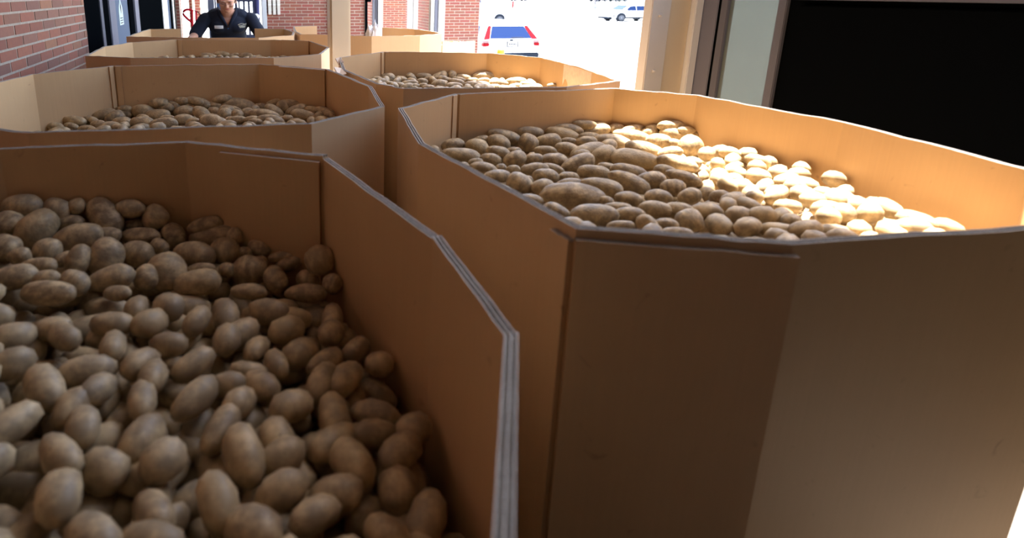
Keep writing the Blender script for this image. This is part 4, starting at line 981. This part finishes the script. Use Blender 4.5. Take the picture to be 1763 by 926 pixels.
# ------------------------------------------------------------------ vehicles (life size, standing in a squashed place like everything else)
def vehicle(name, label, loc_, rz, paint, top=1.66, sc=1.0, cat='car', detail=True, van=False, group=None):
    t = empty(name, loc_, rz, (sc, sc, SQ * sc)); tag(t, label, cat, group)
    W_, belt = .90, 1.02
    if van: ST = [(-2.35, .42, .78, .8), (-2.32, .34, 1.2, .86), (-2.22, .30, top - .15, .89), (-2.0, .30, top, .9), (0.6, .30, top, .9), (1.0, .30, top - .12, .9), (1.75, .30, 1.18, .9), (2.2, .32, 1.02, .86), (2.42, .38, .8, .74)]
    else: ST = [(-2.27, .42, .70, .78), (-2.22, .34, .92, .84), (-2.16, .30, 1.04, .88), (-1.86, .28, top - .10, .9), (-1.70, .28, top - .02, .9), (-.6, .28, top, .9), (.35, .28, top - .03, .9), (.62, .28, top - .12, .9), (1.22, .28, 1.10, .9), (1.9, .30, .98, .87), (2.18, .34, .84, .80), (2.28, .42, .66, .70)]
    def sect(zb, zt, w):
        if zt > belt + .08:
            wt = w - .30 * (zt - belt); return [(0, zb), (w * .9, zb), (w, zb + .14), (w, belt - .25), (w - .015, belt), (wt + .02, zt - .10), (wt - .05, zt - .02), (wt * .6, zt), (0, zt)]
        return [(0, zb), (w * .9, zb), (w, zb + .12), (w, max(zb + .14, zt - .22)), (w - .01, zt - .10), (w - .05, zt - .03), (w - .14, zt - .005), (w * .5, zt), (0, zt)]
    bm = bmesh.new(); rings = []
    for (x, zb, zt, w) in ST:
        s_ = sect(zb, zt, w); rings.append([bm.verts.new((x, y, z)) for (y, z) in s_] + [bm.verts.new((x, -y, z)) for (y, z) in s_[-2:0:-1]])
    n = len(rings[0])
    for a_, b_ in zip(rings, rings[1:]):
        for k in range(n):
            f = bm.faces.new((a_[k], a_[(k+1) % n], b_[(k+1) % n], b_[k])); f.smooth = True
    bm.faces.new(rings[0]); bm.faces.new(rings[-1])
    obj('body', bm, t, paint)
    xr, zr0, xr1, zr1 = (-2.16, 1.04, -1.86, top - .10) if not van else (-2.27, 1.1, -2.22, top - .15)
    # rear window
    def quad(name, pts, mt, par=t, th=None):
        bm = bmesh.new(); v = [bm.verts.new(p) for p in pts]; bm.faces.new(v)
        c = sum((Vector(p) for p in pts), Vector()) / len(pts)
        nn = (Vector(pts[1]) - Vector(pts[0])).cross(Vector(pts[2]) - Vector(pts[0])).normalized()
        if th: nn = Vector(th)
        v2 = [bm.verts.new(Vector(p) - nn * .012) for p in pts]; bm.faces.new(v2[::-1])
        for i in range(len(pts)): bm.faces.new((v[i], v[(i+1) % len(pts)], v2[(i+1) % len(pts)], v2[i]))
        return obj(name, bm, par, mt)
    e = (Vector((xr1 - xr, 0, zr1 - zr0))); nr = Vector((-e.z, 0, e.x)).normalized()
    def rp_(s_, y): p = Vector((xr, 0, zr0)) + e * s_ + nr * .022; return (p.x, y, p.z)
    rw = quad('rear_window', [rp_(.06, .645), rp_(.06, -.645), rp_(.86, -.50), rp_(.86, .50)], GLASSC, th=nr)
    if detail:
        bm = bmesh.new(); tube(bm, [rp_(.10, -.02), rp_(.12, -.22), rp_(.10, -.42)], .008); obj('wiper', bm, rw, RUB)
        for s_ in (-1, 1):
            quad('tail_lamp', [rp_(.02, s_ * .665), rp_(.0, s_ * .85), rp_(.90, s_ * .62), rp_(.88, s_ * .52)], REDL, th=nr)
            lf = tag(bx('lower_lamp', -2.245, -2.10, *sorted((s_ * .70, s_ * .885)), .80, .92, REDL, t, .01))
            bx('clear_lamp', -2.235, -2.09, *sorted((s_ * .70, s_ * .880)), .925, 1.0, CLRL, t, .01)
        p = bx('licence_plate', -2.262, -2.25, -.155, .155, .80, .955, WHITE, None, 0); p.parent = t; p.location = (-.03, 0, 0)
        for (a_, b_, c_, d_) in ((-.18, .18, .78, .802), (-.18, .18, .952, .975), (-.18, -.155, .78, .975), (.155, .18, .78, .975)): bx('plate_frame', -2.268, -2.25, a_, b_, c_, d_, PLAS, p)
        for k in range(5): bx('plate_character', -2.266, -2.262, -.115 + k * .048, -.083 + k * .048, .845, .915, PLAS, p)
        bm = bmesh.new()
        for (ya, yb, za, zb) in ((-.045, -.03, .985, 1.035), (.03, .045, .985, 1.035), (-.03, .03, 1.003, 1.016), (-.008, .008, .985, 1.04)): box(bm, -2.235, -2.19, ya, yb, za, zb)
        obj('rear_badge', bm, t, PLAS)
        bx('name_strip', -2.268, -2.25, -.07, .07, .655, .685, PLAS, t)
    if van: bx('tail_lamp', -2.36, -2.27, .80, .91, 1.35, 1.95, REDL, t, .01)
    bx('rear_bumper', -2.31, -2.15, -.86, .86, .36, .56, PLAS, t, .03)
    bx('front_bumper', 2.12, 2.32, -.80, .80, .26, .42, PLAS, t, .03)
    def sy(x_, z):  # side surface
        wt = .9 - .30 * (top - belt); f = (z - belt) / (top - .10 - belt); return (.885) + (wt + .02 - .885) * f + .012
    for s_ in (-1, 1):
        a_, b_ = (1.13, .42) if not van else (1.5, 1.0)
        wins = [[(a_ - .05, belt + .04), (.05, belt + .04), (.05, top - .16), (b_ + .1, top - .18)], [(-.0, belt + .04), (-1.0, belt + .04), (-1.0, top - .16), (-.0, top - .16)], [(-1.08, belt + .05), (-1.78, belt + .12), (-1.66, top - .17), (-1.08, top - .16)]]
        for w_ in wins:
            if van and w_[1][0] < .0: continue
            pts = [(x_, s_ * sy(x_, z + (.75 if van else 0)), z + (.75 if van else 0)) for x_, z in w_]; quad('side_window', pts, GLASSC, th=(0, s_, 0))
        quad('sill', [(1.0, s_ * .912, .30), (-1.0, s_ * .912, .30), (-1.0, s_ * .912, .42), (1.0, s_ * .912, .42)], PLAS, th=(0, s_, 0))
        quad('headlamp', [(2.10, s_ * .80, .74), (1.75, s_ * .885, .80), (1.72, s_ * .89, .90), (2.06, s_ * .80, .86)], mat('grey_lamp', rgb(150, 152, 158), .3), th=(0, s_, 0))
        quad('fog_lamp', [(2.16, s_ * .80, .50), (1.95, s_ * .88, .50), (1.90, s_ * .885, .60), (2.14, s_ * .80, .58)], PLAS, th=(0, s_, 0))
        bm = bmesh.new(); box(bm, .98, 1.12, *sorted((s_ * .90, s_ * 1.06)), 1.02, 1.16, 0, .02); obj('mirror', bm, t, paint)
        for wx in (1.36, -1.32):
            bm = bmesh.new(); cyl(bm, (wx, s_ * .80, .42), (0, 1, 0), .405, .225, 30); obj('wheel_arch', bm, t, PLAS)
            bm = bmesh.new(); cyl(bm, (wx, s_ * .82, .345), (0, 1, 0), .345, .235, 30); wh = obj('wheel', bm, t, TYRE)
            bm = bmesh.new(); cyl(bm, (wx, s_ * .935, .345), (0, 1, 0), .06, .02, 12)
            for k in range(10):
                an = k * PI / 5; d_ = Vector((math.cos(an), 0, math.sin(an)))
                tube(bm, [Vector((wx, s_ * .94, .345)), Vector((wx, s_ * .94, .345)) + d_ * .21], .022, 6)
            tube(bm, [(wx + .22 * math.cos(q), s_ * .938, .345 + .22 * math.sin(q)) for q in [2*PI*k/24 for k in range(24)]], .018, 6, closed=True)
            obj('alloy_rim', bm, wh, RIMM)
    if not van:
        quad('windscreen', [(1.20, .68, 1.135), (1.20, -.68, 1.135), (.66, -.58, top - .10), (.66, .58, top - .10)], GLASSC, th=(-.6, 0, -.7))
    return t
vehicle('parked_car', 'white hatchback seen from behind, parked just past the brick pier', (8.03, 16.0 + 2.4, LOT), PI / 2, CARW, sc=1.06)
vehicle('parked_car', 'white compact car in profile beside the right steel post, its nose to the left', (31.95, 42.5, LOT), PI, CARW, sc=1.05, detail=False)
vehicle('parked_van', 'tall white van beyond the hatchback, its tail to the right', (17.55, 41.0, LOT), PI, CARW, top=2.75, sc=1.05, cat='van', detail=False, van=True)
vehicle('far_car', 'dark green car at the top edge, farther off than the white van', (71.8, 141, LOT), 0.05, DGREEN, sc=1.1, detail=False)
vehicle('far_car', 'grey car at the top edge, left one of the two beyond the white car', (93, 137, LOT), 0.3, PLAS, sc=1.2, detail=False, group='distant cars')
vehicle('far_car', 'dark green car at the top edge, right of the grey one', (99, 137, LOT), 0.2, DGREEN, sc=1.2, detail=False, group='distant cars')
t = empty('lamp_post', (53.09, 78.89, LOT)); tag(t, 'thin grey lamp post on a pale round base in the car park', 'lamp post')
bm = bmesh.new(); tube(bm, [(0, 0, .5), (0, 0, 7)], .12, 10); obj('pole', bm, t, ALUD)
bm = bmesh.new(); cyl(bm, (0, 0, .3), (0, 0, 1), .38, .6, 20); obj('base', bm, t, LOTM)
bm = bmesh.new(); cyl(bm, (0, 0, .62), (0, 0, 1), .25, .05, 20); obj('flange', bm, t, ALUD)
bm = bmesh.new(); tube(bm, [(0, 0, 6.8), (1.6, 0, 7.1)], .06, 8); obj('arm', bm, t, ALUD)
bx('lamp_head', 1.3, 2.2, -.2, .2, 7.05, 7.2, GREYP, t)

# ------------------------------------------------------------------ the person
PR = empty('person', (-.111, 5.33, 0), 0, (1, 1, SQ)); tag(PR, 'person in navy polo shirt and glasses, leaning down into the farthest left bin', 'person')
def capsule(bm, a, b, ra, rb, seg=14):
    a, b = Vector(a), Vector(b); n = 6; pts = [a.lerp(b, k / n) for k in range(n + 1)]
    tube(bm, pts, 0, seg, 0, [ra + (rb - ra) * k / n for k in range(n + 1)])
    for c, r_ in ((a, ra), (b, rb)): bmesh.ops.create_icosphere(bm, subdivisions=2, radius=r_ * .995, matrix=Matrix.Translation(c))
def ell(bm, c, r_, rx=0): bmesh.ops.create_icosphere(bm, subdivisions=4, radius=1, matrix=Matrix.Translation(c) @ Matrix.Rotation(rx, 4, 'X') @ Matrix.Diagonal((*r_, 1)))
def fuse(name, bm, vox, mt, parent, smooth=2, cut=None):
    me = bpy.data.meshes.new(name); bm.to_mesh(me); bm.free()
    o = bpy.data.objects.new(name, me); COL.objects.link(o)
    r_ = o.modifiers.new('r', 'REMESH'); r_.mode = 'VOXEL'; r_.voxel_size = vox
    s_ = o.modifiers.new('s', 'SMOOTH'); s_.iterations = smooth; s_.factor = .5
    dg = bpy.context.evaluated_depsgraph_get(); m2 = bpy.data.meshes.new_from_object(o.evaluated_get(dg)); bpy.data.objects.remove(o)
    if cut:
        b2 = bmesh.new(); b2.from_mesh(m2)
        bmesh.ops.delete(b2, geom=[f for f in b2.faces if cut(f.calc_center_median())], context='FACES'); b2.to_mesh(m2); b2.free()
    m2.materials.clear(); m2.materials.append(mt)
    m2.polygons.foreach_set('use_smooth', [True] * len(m2.polygons))
    m2.name = name; o = bpy.data.objects.new(name, m2); COL.objects.link(o); o.parent = parent; return o
HD = Vector((0, -.150, 1.375)); TL = R(24)
def hp(x, y, z):   # head space -> person space (tilted down to look into the bin)
    c_, s_ = math.cos(TL), math.sin(TL); return HD + Vector((x, y * c_ - z * s_, y * s_ + z * c_))
bm = bmesh.new()
ell(bm, hp(0, .012, .02), (.074, .093, .095), 0); ell(bm, hp(0, -.022, -.045), (.058, .068, .070)); ell(bm, hp(0, -.060, -.092), (.026, .026, .022))
ell(bm, hp(0, -.094, -.014), (.012, .018, .026)); ell(bm, hp(0, -.104, -.030), (.015, .014, .011))        # nose
for s_ in (-1, 1):
    ell(bm, hp(s_ * .038, -.066, -.030), (.024, .020, .020)); ell(bm, hp(s_ * .030, -.080, .022), (.026, .012, .008))   # cheek, brow
    ell(bm, hp(s_ * .076, .012, -.010), (.009, .018, .030))                                                   # ear
capsule(bm, (0, -.03, 1.20), hp(0, .02, -.06), .062, .054)
capsule(bm, (-.09, -.02, 1.215), (.09, -.02, 1.215), .062, .062); ell(bm, (0, .0, 1.12), (.155, .105, .15)); ell(bm, (0, .05, .98), (.135, .10, .12)); ell(bm, (0, .10, .84), (.165, .12, .13))
ARM = {-1: [(-.185, -.02, 1.185), (-.283, -.10, 1.005), (-.33, -.42, .955)], 1: [(.195, -.02, 1.185), (.275, -.08, 1.005), (.30, -.38, .95)]}
for s_, (sh, elb, wr_) in ARM.items():
    capsule(bm, sh, elb, .050, .038); capsule(bm, elb, wr_, .038, .024)
    d_ = (Vector(wr_) - Vector(elb)).normalized(); sd_ = d_.cross(Vector((0, 0, 1))).normalized() * -s_; w0 = Vector(wr_)
    dd_ = Vector((0, 0, -1))
    capsule(bm, w0, w0 + d_ * .075, .026, .028)
    for sgn in (-1.4, 1.4): capsule(bm, w0 + d_ * .02, w0 + d_ * .08 + sd_ * .012 * sgn, .018, .018)
    for k, ln in enumerate((.070, .080, .074, .058)):
        q0 = w0 + d_ * .088 + sd_ * (.030 - k * .020); q1 = q0 + d_ * ln * .5 + dd_ * ln * .18; q2 = q1 + d_ * ln * .25 + dd_ * ln * .4
        capsule(bm, q0 - d_ * .02, q1, .0095, .0088, 8); capsule(bm, q1, q2, .0088, .0075, 8)
    q0 = w0 + d_ * .03 + sd_ * .03; q1 = q0 + sd_ * .028 + d_ * .03 + dd_ * .01; q2 = q1 + d_ * .03 + dd_ * .015
    capsule(bm, q0, q1, .012, .0105, 8); capsule(bm, q1, q2, .0105, .009, 8)
for s_ in (-1, 1):
    capsule(bm, (s_ * .085, .11, .82), (s_ * .10, .07, .46), .085, .055); capsule(bm, (s_ * .10, .07, .46), (s_ * .105, .13, .09), .055, .038)
    capsule(bm, (s_ * .105, .14, .05), (s_ * .115, .0, .035), .036, .030)
body = fuse('body', bm, .0062, SKIN, PR, 2)
# shirt: torso, sleeves; open V at the neck
bm = bmesh.new()
capsule(bm, (-.10, -.015, 1.212), (.10, -.015, 1.212), .080, .080); ell(bm, (0, -.005, 1.12), (.176, .130, .17)); ell(bm, (0, .035, 1.0), (.158, .125, .16)); ell(bm, (0, .09, .86), (.178, .14, .12))
for s_ in (-1, 1): ell(bm, (s_ * .07, -.07, 1.09), (.078, .070, .080))
for s_, (sh, elb, wr_) in ARM.items():
    e2 = Vector(sh).lerp(Vector(elb), .93); capsule(bm, sh, e2, .062, .060)
def vcut(c): return (c.y < -.02 and c.z > 1.085 and abs(c.x) < (c.z - 1.085) * .42) or (c.z > 1.262 and abs(c.x) < .085 and c.y < .06)
shirt = fuse('polo_shirt', bm, .0075, NAVY, PR, 3, vcut)
bm = bmesh.new()
for s_ in (-1, 1):
    tube(bm, [(s_ * .058, .055, 1.275), (s_ * .082, .01, 1.287), (s_ * .080, -.05, 1.268), (s_ * .066, -.098, 1.225), (s_ * .040, -.125, 1.17), (s_ * .008, -.143, 1.10)], .013, 8, 0, [.012, .014, .016, .018, .016, .008])
obj('collar', bm, shirt, NAVY)['kind'] = 'stuff'
from mathutils.bvhtree import BVHTree
bv = BVHTree.FromPolygons([v.co[:] for v in shirt.data.vertices], [p.vertices[:] for p in shirt.data.polygons])
def front(x, z, off=.004):
    h = bv.ray_cast(Vector((x, -1, z)), Vector((0, 1, 0)))[0]; return (h.y if h else -.15) - off
def patch(name, x0, x1, z0, z1, mt, par, off=.005, n=6):
    bm = bmesh.new(); g = [[bm.verts.new((x0 + (x1-x0)*i/n, front(x0 + (x1-x0)*i/n, z0 + (z1-z0)*j/2, off), z0 + (z1-z0)*j/2)) for i in range(n+1)] for j in range(3)]
    for j in range(2):
        for i in range(n): bm.faces.new((g[j][i], g[j][i+1], g[j+1][i+1], g[j+1][i]))
    o = obj(name, bm, par, mt); return o
nb_ = patch('name_badge', -.114, -.040, 1.075, 1.108, WHITE, PR, .010)
patch('badge_text', -.104, -.05, 1.090, 1.095, mat('grey_ink', rgb(150, 150, 160), .6), nb_, .012)
bm = bmesh.new()
P1 = [(.085, 1.113), (.098, 1.122), (.115, 1.127), (.132, 1.124), (.145, 1.114), (.158, 1.126)]
P2 = [(.085, 1.113), (.10, 1.108), (.118, 1.108), (.135, 1.113), (.148, 1.119), (.156, 1.108)]
for P_ in (P1, P2): tube(bm, [(x, front(x, z, .006), z) for x, z in P_], .0022, 6)
emb = obj('chest_emblem', bm, shirt, GOLD); emb['kind'] = 'stuff'
patch('emblem_lettering', .092, .150, 1.094, 1.100, GOLD, shirt, .006)
patch('emblem_lettering', .098, .146, 1.083, 1.088, GOLD, shirt, .006)
bm = bmesh.new(); cyl(bm, (0, front(0, 1.075) - .002, 1.075), (0, 1, 0), .006, .004, 12); obj('button', bm, shirt, mat('blue_button', rgb(60, 96, 140), .4))
# hair
bm = bmesh.new(); ell(bm, hp(0, .026, .038), (.095, .100, .098)); ell(bm, hp(0, .118, .03), (.036, .034, .036))
def hcut(c):
    q = c - HD; c_, s_ = math.cos(TL), math.sin(TL); y, z = q.y * c_ + q.z * s_, q.z * c_ - q.y * s_
    return y < -.022 and z < .075 or (z < -.05)
obj_h = fuse('hair', bm, .006, HAIR, PR, 2, hcut)
# face
for s_ in (-1, 1):
    bm = bmesh.new(); ell(bm, hp(s_ * .031, -.074, .004), (.013, .006, .0045)); obj('closed_eyelid', bm, PR, SKIN)
    bm = bmesh.new(); tube(bm, [hp(s_ * .018, -.083, -.001), hp(s_ * .031, -.084, -.004), hp(s_ * .045, -.078, -.001)], .0022, 6); obj('eyelash', bm, PR, HAIR)
    bm = bmesh.new(); tube(bm, [hp(s_ * .015, -.091, .024), hp(s_ * .032, -.090, .029), hp(s_ * .052, -.078, .023)], .0032, 6); obj('eyebrow', bm, PR, HAIR)
bm = bmesh.new(); tube(bm, [hp(-.024, -.082, -.060), hp(-.010, -.092, -.057), hp(0, -.094, -.059), hp(.010, -.092, -.057), hp(.024, -.082, -.060)], .004, 8, 0, [.002, .0045, .0045, .0045, .002])
obj('lips', bm, PR, LIP)
gl = empty('glasses', (0, 0, 0)); gl.parent = PR
FR = mat('thin_glasses_frame', rgb(150, 120, 108), .3, metal=.6)
for s_ in (-1, 1):
    bm = bmesh.new(); tube(bm, [hp(s_ * .034 + .026 * math.cos(q), -.100 + .004 * abs(math.cos(q)), -.006 + .017 * math.sin(q)) for q in [2*PI*k/20 for k in range(20)]], .0016, 6, closed=True)
    obj('lens_rim', bm, gl, FR)
    bm = bmesh.new(); tube(bm, [hp(s_ * .060, -.096, 0), hp(s_ * .076, -.06, .002), hp(s_ * .084, .01, .004)], .0018, 6); obj('temple', bm, gl, FR)
bm = bmesh.new(); tube(bm, [hp(-.009, -.108, -.002), hp(0, -.112, .001), hp(.009, -.108, -.002)], .0016, 6); obj('bridge', bm, gl, FR)
# trousers, shoes
bm = bmesh.new(); ell(bm, (0, .10, .84), (.180, .135, .12))
for s_ in (-1, 1): capsule(bm, (s_ * .085, .11, .80), (s_ * .10, .075, .46), .100, .072); capsule(bm, (s_ * .10, .075, .46), (s_ * .105, .13, .10), .072, .058)
fuse('trousers', bm, .010, TROU, PR, 2)
for s_ in (-1, 1):
    bm = bmesh.new(); capsule(bm, (s_ * .105, .15, .052), (s_ * .118, -.04, .044), .050, .042); fuse('shoe', bm, .009, SHOE, PR, 2)
